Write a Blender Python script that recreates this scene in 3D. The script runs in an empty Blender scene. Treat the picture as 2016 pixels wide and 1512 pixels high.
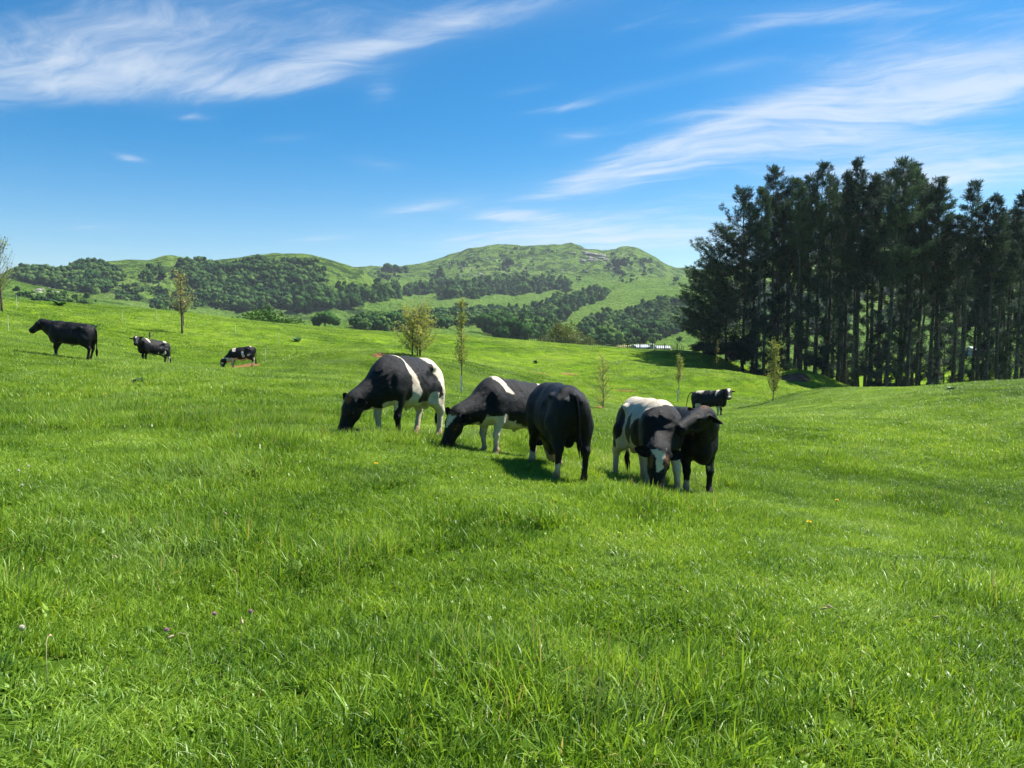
import bpy, math, random
import numpy as np
from mathutils import Vector, Matrix

# ------------------------------------------------------------------ camera, sky, sun, exposure
SC = bpy.context.scene
COL = SC.collection
R = math.radians
CAMH = 1.62
FPX = 1500.0                       # focal length in photo pixels (2016 x 1512)
PITCH = math.atan((756 - 640) / FPX)

cam_d = bpy.data.cameras.new('camera')
cam_d.sensor_width = 36.0
cam_d.lens = 36.0 * FPX / 2016.0
cam_d.clip_start = 0.05
cam_d.clip_end = 20000
cam = bpy.data.objects.new('camera', cam_d)
COL.objects.link(cam)
cam.location = (0, 0, CAMH)
cam.rotation_euler = (math.pi / 2 - PITCH, 0, 0)
SC.camera = cam

SUN_AZ = R(62)                     # to the right of the view direction
SUN_EL = R(54)
sun_d = bpy.data.lights.new('sun', 'SUN')
sun_d.energy = 4.6
sun_d.angle = R(0.53)
sun_d.color = (1.0, 0.955, 0.88)
sun = bpy.data.objects.new('sun', sun_d)
COL.objects.link(sun)
sdir = Vector((math.sin(SUN_AZ) * math.cos(SUN_EL), math.cos(SUN_AZ) * math.cos(SUN_EL), math.sin(SUN_EL)))
sun.rotation_euler = sdir.to_track_quat('Z', 'Y').to_euler()
sun.location = (60, 30, 80)

SC.view_settings.view_transform = 'Standard'
SC.view_settings.look = 'None'
SC.view_settings.exposure = 1.40
SC.view_settings.gamma = 1.0
SC.view_settings.use_curve_mapping = False

SC.render.engine = 'CYCLES'
cy = SC.cycles
cy.use_denoising = True
cy.sample_clamp_direct = 12.0
cy.max_bounces = 8
cy.diffuse_bounces = 3
cy.glossy_bounces = 2
cy.transmission_bounces = 4
cy.transparent_max_bounces = 8
cy.volume_bounces = 0
cy.caustics_reflective = False
cy.caustics_refractive = False
cy.sample_clamp_indirect = 6.0


def ray_dir(u, v):
    """photo pixel -> world direction"""
    dx = (u - 1008) / FPX
    dy = (756 - v) / FPX
    c, s = math.cos(PITCH), math.sin(PITCH)
    return np.array([dx, c + dy * s, -s + dy * c])


def at(u, v, D):
    """photo pixel at forward distance D -> point"""
    d = ray_dir(u, v)
    return np.array([0, 0, CAMH]) + d * (D / d[1])


# ---- world: Nishita sky with streaks of cirrus on a high cloud plane
world = bpy.data.worlds.new('World')
SC.world = world
world.use_nodes = True
wt = world.node_tree
wt.nodes.clear()


class NT:
    """small node helper"""
    def __init__(self, tree):
        self.t = tree

    def n(self, kind, **kw):
        nd = self.t.nodes.new(kind)
        for k, v in kw.items():
            if k.startswith('_'):
                setattr(nd, k[1:], v)
        return nd

    def link(self, a, b):
        self.t.links.new(a, b)

    def val(self, sock, x):
        if hasattr(x, 'is_output') or isinstance(x, bpy.types.NodeSocket):
            self.link(x, sock)
        else:
            sock.default_value = x

    def math(self, op, a, b=0.0, c=None, clamp=False):
        nd = self.t.nodes.new('ShaderNodeMath')
        nd.operation = op
        nd.use_clamp = clamp
        self.val(nd.inputs[0], a)
        self.val(nd.inputs[1], b)
        if c is not None:
            self.val(nd.inputs[2], c)
        return nd.outputs[0]

    def vmath(self, op, a, b=(0, 0, 0)):
        nd = self.t.nodes.new('ShaderNodeVectorMath')
        nd.operation = op
        self.val(nd.inputs[0], a)
        self.val(nd.inputs[1], b)
        return nd.outputs['Value'] if op in ('DOT_PRODUCT', 'LENGTH', 'DISTANCE') else nd.outputs[0]

    def noise(self, vec, scale, detail=4, rough=0.5, dist=0.0):
        nd = self.t.nodes.new('ShaderNodeTexNoise')
        if vec is not None:
            self.link(vec, nd.inputs['Vector'])
        nd.inputs['Scale'].default_value = scale
        nd.inputs['Detail'].default_value = detail
        nd.inputs['Roughness'].default_value = rough
        nd.inputs['Distortion'].default_value = dist
        return nd.outputs[0]

    def ramp(self, fac, stops):
        nd = self.t.nodes.new('ShaderNodeValToRGB')
        el = nd.color_ramp.elements
        while len(el) < len(stops):
            el.new(0.5)
        for e, (p, c) in zip(el, stops):
            e.position = p
            e.color = (*c, 1) if len(c) == 3 else c
        self.link(fac, nd.inputs[0])
        return nd.outputs[0]

    def mix(self, fac, a, b, blend='MIX'):
        nd = self.t.nodes.new('ShaderNodeMix')
        nd.data_type = 'RGBA'
        nd.blend_type = blend
        self.val(nd.inputs[0], fac)
        for s, x in ((nd.inputs[6], a), (nd.inputs[7], b)):
            if isinstance(x, tuple):
                s.default_value = (*x, 1) if len(x) == 3 else x
            else:
                self.link(x, s)
        return nd.outputs[2]

    def smooth(self, x, lo, hi):
        nd = self.t.nodes.new('ShaderNodeMapRange')
        nd.interpolation_type = 'SMOOTHSTEP'
        self.val(nd.inputs['Value'], x)
        nd.inputs['From Min'].default_value = lo
        nd.inputs['From Max'].default_value = hi
        return nd.outputs['Result']


def build_world():
    w = NT(wt)
    out = w.n('ShaderNodeOutputWorld')
    bg = w.n('ShaderNodeBackground')
    sky = w.n('ShaderNodeTexSky')
    sky.sky_type = 'NISHITA'
    sky.sun_disc = False
    sky.sun_elevation = SUN_EL
    sky.sun_rotation = SUN_AZ
    sky.altitude = 200
    sky.air_density = 1.0
    sky.dust_density = 0.35
    sky.ozone_density = 2.2
    hs = w.n('ShaderNodeHueSaturation')
    hs.inputs['Saturation'].default_value = 1.14
    hs.inputs['Value'].default_value = 1.12
    tc = w.n('ShaderNodeTexCoord')
    d = tc.outputs['Generated']
    sx = w.n('ShaderNodeSeparateXYZ')
    w.link(d, sx.inputs[0])
    air = w.mix(w.smooth(sx.outputs[2], -0.05, 0.26), (0.84, 0.90, 0.93), (0.28, 0.64, 0.84))
    w.link(w.mix(1.0, sky.outputs[0], air, 'MULTIPLY'), hs.inputs['Color'])
    zz = w.math('ADD', w.math('MAXIMUM', sx.outputs[2], 0.0), 0.10)
    cx = w.math('DIVIDE', sx.outputs[0], zz)
    cy_ = w.math('DIVIDE', sx.outputs[1], zz)
    cmb = w.n('ShaderNodeCombineXYZ')
    w.link(cx, cmb.inputs[0])
    w.link(cy_, cmb.inputs[1])
    p = cmb.outputs[0]

    def proj(u, v):
        q = ray_dir(u, v)
        q = q / np.linalg.norm(q)
        return q[:2] / (max(q[2], 0) + 0.10)
    # streak coordinates: the cirrus runs towards a point on the horizon at the left
    ang = R(180 - 22)
    ca, sa = math.cos(ang), math.sin(ang)
    al = w.vmath('DOT_PRODUCT', p, (ca, sa, 0))
    ac = w.vmath('DOT_PRODUCT', p, (-sa, ca, 0))
    warp = w.math('MULTIPLY', w.math('SUBTRACT', w.noise(p, 0.9, 3, 0.5), 0.5), 0.75)
    ac2 = w.math('ADD', ac, warp)
    c2 = w.n('ShaderNodeCombineXYZ')
    w.link(w.math('MULTIPLY', al, 0.62), c2.inputs[0])
    w.link(w.math('MULTIPLY', ac2, 3.3), c2.inputs[1])
    streak = w.noise(c2.outputs[0], 1.5, 9, 0.62, 0.35)
    c3 = w.n('ShaderNodeCombineXYZ')
    w.link(w.math('MULTIPLY', al, 2.2), c3.inputs[0])
    w.link(w.math('MULTIPLY', ac2, 6.0), c3.inputs[1])
    c3.inputs[2].default_value = 4.7
    wisp = w.noise(c3.outputs[0], 1.6, 8, 0.65, 0.6)
    tex = w.math('ADD', w.math('MULTIPLY', streak, 0.58), w.math('MULTIPLY', wisp, 0.42))
    # where the banks of cirrus lie (cloud-plane ellipses)
    banks = [  # u, v, half length, half height, tilt (deg, rising right), weight
        (330, 60, 640, 100, 6, 0.85), (150, 160, 460, 55, 2, 0.75), (520, 172, 210, 28, 9, 0.7),
        (860, 60, 330, 34, 14, 0.7), (1420, 75, 130, 16, 14, 0.62), (1790, 190, 440, 60, 9, 0.95),
        (1480, 270, 340, 42, 12, 0.95), (1190, 350, 170, 28, 14, 0.85), (1850, 340, 460, 80, 4, 1), (830, 405, 120, 18, 10, 0.7),
        (1010, 425, 120, 16, -4, 0.55), (1250, 470, 480, 42, 0, 1), (190, 448, 120, 9, 0, 0.62), (740, 322, 70, 15, -8, 0.62),
        (560, 272, 70, 10, 4, 0.62), (260, 312, 40, 9, -10, 0.7), (385, 232, 50, 9, 0, 0.62), (1230, 178, 120, 13, 12, 0.58), (1030, 178, 60, 9, 10, 0.55),
        (1750, 110, 320, 60, 8, 0.55), (1640, 20, 340, 30, 3, 0.6), (630, 470, 80, 9, 4, 0.55), (750, 185, 30, 40, -60, 0.5), (1090, 215, 80, 8, 8, 0.51), (1120, 275, 60, 14, 8, 0.55), (1440, 130, 80, 14, 10, 0.55)]
    total = None
    for (u, v, hl, hh, tilt, wgt) in banks:
        p0 = proj(u, v)
        t = R(tilt)
        a = (proj(u + 8 * math.cos(t), v - 8 * math.sin(t)) - proj(u - 8 * math.cos(t), v + 8 * math.sin(t))) / 16 * hl
        b = (proj(u - 4 * math.sin(t), v - 4 * math.cos(t)) - proj(u + 4 * math.sin(t), v + 4 * math.cos(t))) / 8 * hh
        inv = np.linalg.inv(np.array([a, b]).T)
        rel = w.vmath('SUBTRACT', p, (float(p0[0]), float(p0[1]), 0))
        s1 = w.vmath('DOT_PRODUCT', rel, (float(inv[0, 0]), float(inv[0, 1]), 0))
        s2 = w.vmath('DOT_PRODUCT', rel, (float(inv[1, 0]), float(inv[1, 1]), 0))
        rr = w.math('ADD', w.math('MULTIPLY', s1, s1), w.math('MULTIPLY', s2, s2))
        g = w.math('MULTIPLY', w.math('EXPONENT', w.math('MULTIPLY', rr, -0.9)), wgt)
        total = g if total is None else w.math('ADD', total, g)
    # outside the view the sky goes on with the same loose cirrus
    far = w.math('MULTIPLY', w.smooth(w.noise(p, 0.35, 3, 0.5), 0.42, 0.7), 0.30)
    mask = w.math('MINIMUM', w.math('ADD', total, far), 1.15)
    dens = w.math('ADD', tex, w.math('MULTIPLY', w.math('SUBTRACT', mask, 1.0), 0.30))
    alpha = w.math('MULTIPLY', w.smooth(dens, 0.34, 0.66), w.math('ADD', w.math('MULTIPLY', mask, 0.36), 0.20), clamp=True)
    veil = w.math('MULTIPLY', w.math('MULTIPLY', mask, mask), 0.13)
    alpha = w.math('ADD', alpha, veil, clamp=True)
    fade = w.smooth(sx.outputs[2], -0.01, 0.05)
    alpha = w.math('MULTIPLY', alpha, fade)
    col = w.mix(alpha, hs.outputs[0], (5.4, 6.0, 6.7))
    w.link(col, bg.inputs['Color'])
    bg.inputs['Strength'].default_value = 0.055
    w.link(bg.outputs[0], out.inputs['Surface'])
    world.cycles.sampling_method = 'MANUAL'
    world.cycles.sample_map_resolution = 512


build_world()

# ------------------------------------------------------------------ helpers
rng = np.random.default_rng(7)


def mesh_from(name, V, F, smooth=False, mat=None):
    me = bpy.data.meshes.new(name)
    V = np.asarray(V, dtype=np.float32)
    if isinstance(F, np.ndarray):
        n, k = F.shape
        me.vertices.add(len(V))
        me.vertices.foreach_set('co', V.ravel())
        me.loops.add(n * k)
        me.polygons.add(n)
        me.loops.foreach_set('vertex_index', np.ascontiguousarray(F, dtype=np.int32).ravel())
        me.polygons.foreach_set('loop_start', np.arange(0, n * k, k, dtype=np.int32))
        try:
            me.polygons.foreach_set('loop_total', np.full(n, k, dtype=np.int32))
        except Exception:
            pass
        me.update(calc_edges=True)
        me.validate()
    else:
        me.from_pydata(V.tolist(), [], F)
    if smooth:
        me.polygons.foreach_set('use_smooth', np.ones(len(me.polygons), dtype=bool))
    if mat is not None:
        me.materials.append(mat)
    return me


def link(name, me, parent=None, loc=None, rot=None, scale=None):
    o = bpy.data.objects.new(name, me)
    COL.objects.link(o)
    if parent is not None:
        o.parent = parent
    if loc is not None:
        o.location = loc
    if rot is not None:
        o.rotation_euler = rot
    if scale is not None:
        o.scale = scale
    return o


def tag(o, label=None, cat=None, group=None, kind=None):
    if label:
        o['label'] = label
    if cat:
        o['category'] = cat
    if group:
        o['group'] = group
    if kind:
        o['kind'] = kind
    return o


def fattr(me, name, arr):
    a = me.attributes.new(name, 'FLOAT', 'POINT')
    a.data.foreach_set('value', np.asarray(arr, dtype=np.float32))


def hash3(ix, iy, iz):
    n = (ix.astype(np.int64) * 374761393 + iy.astype(np.int64) * 668265263 + iz.astype(np.int64) * 1274126177) & 0xffffffff
    n = ((n ^ (n >> 13)) * 1103515245) & 0xffffffff
    n = ((n ^ (n >> 15)) * 2246822519) & 0xffffffff
    return ((n ^ (n >> 16)) & 0xffffff) / float(0xffffff)


def vnoise(P):
    P = np.asarray(P, dtype=np.float64)
    i = np.floor(P)
    f = P - i
    f = f * f * (3 - 2 * f)
    i = i.astype(np.int64)
    r = 0
    for a in (0, 1):
        for b in (0, 1):
            for c in (0, 1):
                wgt = (f[..., 0] if a else 1 - f[..., 0]) * (f[..., 1] if b else 1 - f[..., 1]) * (f[..., 2] if c else 1 - f[..., 2])
                r = r + wgt * hash3(i[..., 0] + a, i[..., 1] + b, i[..., 2] + c)
    return r


def fbm(P, octv=4):
    s, amp, tot = 0, 1.0, 0
    P = np.asarray(P, dtype=np.float64)
    for k in range(octv):
        s = s + amp * (vnoise(P * 2 ** k + 17.3 * k) - 0.5)
        tot += amp
        amp *= 0.5
    return s / tot * 2


def tube(pts, rad, sides=8, cap=True):
    """list of points, radii -> verts, faces"""
    pts = [Vector(p) for p in pts]
    V, F = [], []
    prev = None
    for i, p in enumerate(pts):
        d = (pts[min(i + 1, len(pts) - 1)] - pts[max(i - 1, 0)]).normalized()
        if prev is None:
            a = d.orthogonal().normalized()
        else:
            a = (prev - d * prev.dot(d)).normalized()
        prev = a
        b = d.cross(a)
        for k in range(sides):
            t = 2 * math.pi * k / sides
            V.append(tuple(p + (a * math.cos(t) + b * math.sin(t)) * rad[i]))
    for i in range(len(pts) - 1):
        for k in range(sides):
            k2 = (k + 1) % sides
            F.append((i * sides + k, i * sides + k2, (i + 1) * sides + k2, (i + 1) * sides + k))
    if cap:
        F.append(tuple(range(sides))[::-1])
        F.append(tuple((len(pts) - 1) * sides + k for k in range(sides)))
    return V, F


class MB:
    def __init__(self):
        self.V, self.F = [], []

    def add(self, VF):
        o = len(self.V)
        self.V += [tuple(v) for v in VF[0]]
        self.F += [tuple(i + o for i in f) for f in VF[1]]
        return self

    def tube(self, *a, **k):
        return self.add(tube(*a, **k))

    def box(self, c, s, rz=0.0):
        V = []
        cr, sr = math.cos(rz), math.sin(rz)
        for z in (-1, 1):
            for y in (-1, 1):
                for x in (-1, 1):
                    a, b = x * s[0] / 2, y * s[1] / 2
                    V.append((c[0] + a * cr - b * sr, c[1] + a * sr + b * cr, c[2] + z * s[2] / 2))
        return self.add((V, [(0, 2, 3, 1), (4, 5, 7, 6), (0, 1, 5, 4), (2, 6, 7, 3), (0, 4, 6, 2), (1, 3, 7, 5)]))

    def mesh(self, name, mat=None, smooth=False):
        me = bpy.data.meshes.new(name)
        me.from_pydata(self.V, [], self.F)
        if smooth:
            me.polygons.foreach_set('use_smooth', np.ones(len(me.polygons), dtype=bool))
        if mat:
            me.materials.append(mat)
        return me


# ------------------------------------------------------------------ materials
def material(name):
    m = bpy.data.materials.new(name)
    m.use_nodes = True
    m.node_tree.nodes.clear()
    w = NT(m.node_tree)
    out = w.n('ShaderNodeOutputMaterial')
    return m, w, out


def principled(w, col, rough=0.6, spec=0.4, **kw):
    b = w.n('ShaderNodeBsdfPrincipled')
    w.val(b.inputs['Base Color'], (*col, 1) if isinstance(col, tuple) else col)
    w.val(b.inputs['Roughness'], rough)
    b.inputs['Specular IOR Level'].default_value = spec
    for k, v in kw.items():
        w.val(b.inputs[k], v)
    return b


def leafy(w, out, col, trans_col, tfac=0.4, rough=0.45, spec=0.35):
    b = principled(w, col, rough, spec)
    t = w.n('ShaderNodeBsdfTranslucent')
    w.val(t.inputs['Color'], trans_col)
    mx = w.n('ShaderNodeMixShader')
    mx.inputs[0].default_value = tfac
    w.link(b.outputs[0], mx.inputs[1])
    w.link(t.outputs[0], mx.inputs[2])
    w.link(mx.outputs[0], out.inputs['Surface'])


def world_pos(w):
    return w.n('ShaderNodeNewGeometry').outputs['Position']


def inst_random(w):
    return w.n('ShaderNodeObjectInfo').outputs['Random']


def attr(w, name):
    a = w.n('ShaderNodeAttribute')
    a.attribute_name = name
    return a.outputs['Fac']


def simple_mat(name, c1, c2, scale=6.0, rough=0.7, spec=0.3, bump=0.0, coord='Object'):
    m, w, out = material(name)
    tc = w.n('ShaderNodeTexCoord').outputs[coord]
    n = w.noise(tc, scale, 5, 0.6)
    col = w.mix(w.smooth(n, 0.3, 0.7), c1, c2)
    b = principled(w, col, rough, spec)
    if bump:
        bp = w.n('ShaderNodeBump')
        bp.inputs['Strength'].default_value = bump
        bp.inputs['Distance'].default_value = 0.02
        w.link(n, bp.inputs['Height'])
        w.link(bp.outputs[0], b.inputs['Normal'])
    w.link(b.outputs[0], out.inputs['Surface'])
    return m


def pasture_tone(w, pos):
    """large-scale variation of the sward, 0..1: dark lush to yellow-green"""
    n1 = w.noise(pos, 0.11, 3, 0.55)
    n2 = w.noise(pos, 0.75, 4, 0.6)
    t = w.math('ADD', w.math('MULTIPLY', n1, 0.5), w.math('MULTIPLY', n2, 0.5))
    return w.math('ADD', w.math('MULTIPLY', w.math('SUBTRACT', t, 0.5), 2.3), 0.5)


GR_DARK, GR_MID, GR_LITE = (0.048, 0.120, 0.013), (0.166, 0.292, 0.024), (0.300, 0.425, 0.060)


def make_pasture_mat():
    m, w, out = material('pasture_ground')
    pos = world_pos(w)
    tone = pasture_tone(w, pos)
    col = w.ramp(tone, [(0.20, (0.080, 0.165, 0.010)), (0.48, (0.145, 0.250, 0.015)), (0.75, (0.205, 0.305, 0.026))])
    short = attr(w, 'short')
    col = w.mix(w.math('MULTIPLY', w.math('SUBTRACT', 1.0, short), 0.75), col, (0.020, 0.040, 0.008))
    fine = w.noise(pos, 5.0, 6, 0.7)
    col = w.mix(w.smooth(fine, 0.25, 0.75), w.mix(0.5, col, (0.02, 0.05, 0.006)), col)
    # ledges trodden by stock: thin brown lines along the contours
    b = principled(w, col, 0.9, 0.0)
    bp = w.n('ShaderNodeBump')
    bp.inputs['Strength'].default_value = 0.9
    bp.inputs['Distance'].default_value = 0.10
    w.link(w.noise(pos, 2.6, 6, 0.7), bp.inputs['Height'])
    w.link(bp.outputs[0], b.inputs['Normal'])
    w.link(b.outputs[0], out.inputs['Surface'])
    return m


def make_grass_mat(name='grass_blades', gain=1.0, yel=1.0, top=(0.31, 0.40, 0.15)):
    m, w, out = material(name)
    pos = world_pos(w)
    tone = w.math('ADD', w.math('MULTIPLY', pasture_tone(w, pos), 0.62),
                  w.math('ADD', w.math('MULTIPLY', inst_random(w), 0.12), w.math('MULTIPLY', attr(w, 'tint'), 0.34)))

    def k(c):
        return (c[0] * gain * yel, c[1] * gain, c[2] * gain)
    col = w.ramp(tone, [(0.28, k(GR_DARK)), (0.52, k(GR_MID)), (0.76, k(GR_LITE)), (0.90, k(top))])
    gl = w.smooth(w.noise(pos, 0.42, 3, 0.6), 0.52, 0.68)
    col = w.mix(w.math('MULTIPLY', gl, 0.45), col, k((0.170, 0.270, 0.090)))
    dry = w.smooth(attr(w, 'dry'), 0.4, 0.6)
    col = w.mix(dry, col, (0.40, 0.35, 0.16))
    tcol = w.mix(1.0, col, (1.5, 1.4, 0.7), 'MULTIPLY')
    leafy(w, out, col, tcol, 0.36, 0.42, 0.30)
    return m


def make_hill_mat():
    m, w, out = material('hill_grass')
    pos = world_pos(w)
    n1 = w.noise(pos, 0.004, 4, 0.6)
    n2 = w.noise(pos, 0.045, 7, 0.72)
    n3 = w.noise(pos, 0.25, 4, 0.6)
    t = w.math('ADD', w.math('ADD', w.math('MULTIPLY', n1, 0.35), w.math('MULTIPLY', n2, 0.45)), w.math('MULTIPLY', n3, 0.30))
    col = w.ramp(t, [(0.40, (0.042, 0.100, 0.020)), (0.49, (0.105, 0.205, 0.032)), (0.60, (0.165, 0.275, 0.048)), (0.73, (0.25, 0.32, 0.11))])
    scrub = w.smooth(attr(w, 'scrub'), 0.35, 0.75)
    sn = w.smooth(w.noise(pos, 0.06, 6, 0.7), 0.45, 0.56)
    col = w.mix(w.math('MULTIPLY', scrub, w.math('MULTIPLY', sn, 0.85)), col, (0.026, 0.062, 0.018))
    clay = w.smooth(w.noise(pos, 0.018, 4, 0.55), 0.73, 0.78)
    col = w.mix(w.math('MULTIPLY', clay, w.math('MULTIPLY', scrub, 0.6)), col, (0.34, 0.25, 0.14))
    b = principled(w, col, 0.9, 0.0)
    bp = w.n('ShaderNodeBump')
    bp.inputs['Strength'].default_value = 1.0
    bp.inputs['Distance'].default_value = 22.0
    w.link(w.math('ADD', n2, w.math('MULTIPLY', n3, 0.45)), bp.inputs['Height'])
    w.link(bp.outputs[0], b.inputs['Normal'])
    w.link(b.outputs[0], out.inputs['Surface'])
    return m


def foliage_mat(name, dark, mid, lite, tfac=0.25, scale=0.6, spec=0.2):
    m, w, out = material(name)
    pos = world_pos(w)
    n = w.math('ADD', w.math('MULTIPLY', w.noise(pos, scale, 4, 0.6), 0.6), w.math('MULTIPLY', inst_random(w), 0.5))
    col = w.ramp(n, [(0.22, dark), (0.48, mid), (0.75, lite)])
    leafy(w, out, col, w.mix(1.0, col, (1.4, 1.4, 0.8), 'MULTIPLY'), tfac, 0.55, spec)
    return m


def make_hide_mat():
    m, w, out = material('bull_hide')
    tc = w.n('ShaderNodeTexCoord').outputs['Object']
    fine = w.noise(tc, 26, 5, 0.7)
    edge = w.math('ADD', attr(w, 'white'), w.math('MULTIPLY', w.math('SUBTRACT', w.noise(tc, 60, 4, 0.7), 0.5), 0.13))
    wmask = w.smooth(edge, -0.009, 0.009)
    mott = w.noise(tc, 5, 5, 0.65)
    white = w.mix(w.smooth(mott, 0.35, 0.75), (0.56, 0.47, 0.34), (0.72, 0.64, 0.51))
    stain = w.smooth(w.math('ADD', attr(w, 'low'), w.math('MULTIPLY', w.math('SUBTRACT', mott, 0.5), 0.7)), 0.45, 0.85)
    white = w.mix(stain, white, (0.42, 0.27, 0.15))
    black = w.mix(w.smooth(mott, 0.4, 0.8), (0.0030, 0.0034, 0.0044), (0.0060, 0.0056, 0.0058))
    rust = w.smooth(w.noise(tc, 2.3, 4, 0.6), 0.50, 0.72)
    black = w.mix(w.math('MULTIPLY', rust, 0.5), black, (0.014, 0.0085, 0.006))
    brown = w.smooth(w.math('ADD', attr(w, 'brown'), w.math('MULTIPLY', w.math('SUBTRACT', fine, 0.5), 0.9)), 0.0, 0.35)
    black = w.mix(brown, black, (0.16, 0.062, 0.018))
    black = w.mix(w.math('MULTIPLY', stain, 0.35), black, (0.10, 0.075, 0.055))
    col = w.mix(wmask, black, white)
    ro = w.math('ADD', w.math('ADD', 0.40, w.math('MULTIPLY', mott, 0.16)), w.math('MULTIPLY', wmask, 0.15))
    b = principled(w, col, ro, 0.21)
    b.inputs['Sheen Weight'].default_value = 0.0
    b.inputs['Sheen Roughness'].default_value = 0.35
    bp = w.n('ShaderNodeBump')
    bp.inputs['Strength'].default_value = 0.8
    bp.inputs['Distance'].default_value = 0.024
    hair = w.n('ShaderNodeMapping')
    hair.inputs['Scale'].default_value = (9, 24, 9)
    w.link(tc, hair.inputs['Vector'])
    w.link(w.math('ADD', w.noise(hair.outputs[0], 5, 5, 0.7), w.math('MULTIPLY', w.noise(tc, 9, 3, 0.5), 1.2)), bp.inputs['Height'])
    w.link(bp.outputs[0], b.inputs['Normal'])
    w.link(b.outputs[0], out.inputs['Surface'])
    return m


M = {}
M['pasture'] = make_pasture_mat()
M['grass'] = make_grass_mat()
M['grass_short'] = make_grass_mat('short_grass_blades', 1.05, 1.05, (0.29, 0.40, 0.06))
M['hill'] = make_hill_mat()
M['hide'] = make_hide_mat()
M['black_hair'] = simple_mat('black_hair', (0.006, 0.006, 0.008), (0.016, 0.014, 0.013), 20, 0.75, 0.03)
M['white_hair'] = simple_mat('white_hair', (0.55, 0.48, 0.37), (0.72, 0.66, 0.55), 14, 0.65, 0.25)
M['hoof'] = simple_mat('hoof_horn', (0.05, 0.035, 0.025), (0.16, 0.11, 0.07), 12, 0.5, 0.4)
M['pale_hoof'] = simple_mat('pale_hoof_horn', (0.36, 0.22, 0.13), (0.50, 0.36, 0.24), 12, 0.5, 0.4)
M['eye'] = simple_mat('eye', (0.006, 0.004, 0.003), (0.012, 0.007, 0.005), 3, 0.12, 0.6)
M['soil'] = simple_mat('bare_clay', (0.130, 0.062, 0.024), (0.25, 0.125, 0.050), 2.5, 0.9, 0.1, 0.8)
M['dark_soil'] = simple_mat('dark_litter', (0.075, 0.046, 0.026), (0.150, 0.095, 0.055), 1.5, 0.95, 0.1, 0.8)
M['pine_bark'] = simple_mat('pine_bark', (0.030, 0.028, 0.026), (0.095, 0.088, 0.080), 3.5, 0.9, 0.15, 1.0)
M['twig'] = simple_mat('twig_bark', (0.075, 0.055, 0.036), (0.17, 0.13, 0.085), 8, 0.8, 0.2)
M['timber'] = simple_mat('weathered_timber', (0.06, 0.050, 0.040), (0.16, 0.135, 0.11), 5, 0.85, 0.2)
M['wire'] = simple_mat('wire', (0.25, 0.25, 0.25), (0.35, 0.35, 0.34), 5, 0.45, 0.5)
M['white_plastic'] = simple_mat('white_plastic', (0.66, 0.68, 0.68), (0.78, 0.79, 0.78), 10, 0.4, 0.4)
M['sleeve'] = simple_mat('grey_tree_sleeve', (0.42, 0.45, 0.47), (0.58, 0.60, 0.61), 7, 0.45, 0.4)
M['roof'] = simple_mat('pale_roof_iron', (0.42, 0.44, 0.46), (0.54, 0.55, 0.56), 1.0, 0.4, 0.5)
M['wall'] = simple_mat('shed_wall', (0.30, 0.31, 0.31), (0.42, 0.42, 0.41), 1.0, 0.7, 0.3)
M['dark_door'] = simple_mat('dark_doorway', (0.02, 0.02, 0.022), (0.045, 0.045, 0.045), 1.0, 0.7, 0.3)
M['track'] = simple_mat('clay_track', (0.36, 0.28, 0.17), (0.48, 0.38, 0.24), 0.6, 0.9, 0.1, 0.0)
M['rock'] = simple_mat('limestone', (0.14, 0.135, 0.115), (0.32, 0.30, 0.26), 0.8, 0.9, 0.15, 0.8)
M['pine'] = foliage_mat('pine_needles', (0.014, 0.034, 0.029), (0.026, 0.056, 0.043), (0.046, 0.082, 0.054), 0.24, 0.5, 0.1)
M['bush'] = foliage_mat('bush_leaves', (0.014, 0.040, 0.016), (0.030, 0.078, 0.022), (0.080, 0.140, 0.034), 0.08, 0.05, 0.0)
M['dark_tree'] = foliage_mat('dark_tree_leaves', (0.020, 0.055, 0.014), (0.036, 0.090, 0.018), (0.070, 0.135, 0.030), 0.10, 0.2, 0.0)
M['willow'] = foliage_mat('willow_leaves', (0.060, 0.085, 0.026), (0.110, 0.135, 0.045), (0.18, 0.20, 0.075), 0.3, 0.6)
M['sapling'] = foliage_mat('sapling_leaves', (0.16, 0.19, 0.045), (0.25, 0.27, 0.075), (0.36, 0.34, 0.13), 0.45, 2.0)
M['weed'] = foliage_mat('weed_leaves', (0.012, 0.045, 0.014), (0.024, 0.075, 0.020), (0.045, 0.12, 0.03), 0.3, 8.0, 0.5)
M['yellow'] = simple_mat('yellow_petals', (0.75, 0.50, 0.01), (0.85, 0.62, 0.02), 30, 0.6, 0.2)
M['pink'] = simple_mat('clover_pink', (0.36, 0.15, 0.22), (0.50, 0.28, 0.36), 60, 0.7, 0.2)
M['clover_white'] = simple_mat('clover_white', (0.62, 0.55, 0.45), (0.75, 0.70, 0.62), 60, 0.7, 0.2)
M['seed'] = simple_mat('seed_head', (0.30, 0.22, 0.12), (0.45, 0.37, 0.22), 60, 0.8, 0.2)
M['stem'] = simple_mat('green_stem', (0.10, 0.17, 0.03), (0.17, 0.24, 0.06), 20, 0.6, 0.3)
M['pale_stem'] = simple_mat('pale_stem', (0.34, 0.32, 0.15), (0.46, 0.42, 0.22), 20, 0.6, 0.3)


# ------------------------------------------------------------------ terrain
def tps(r2):
    return 0.5 * r2 * np.log(r2 + 1e-9)


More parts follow.
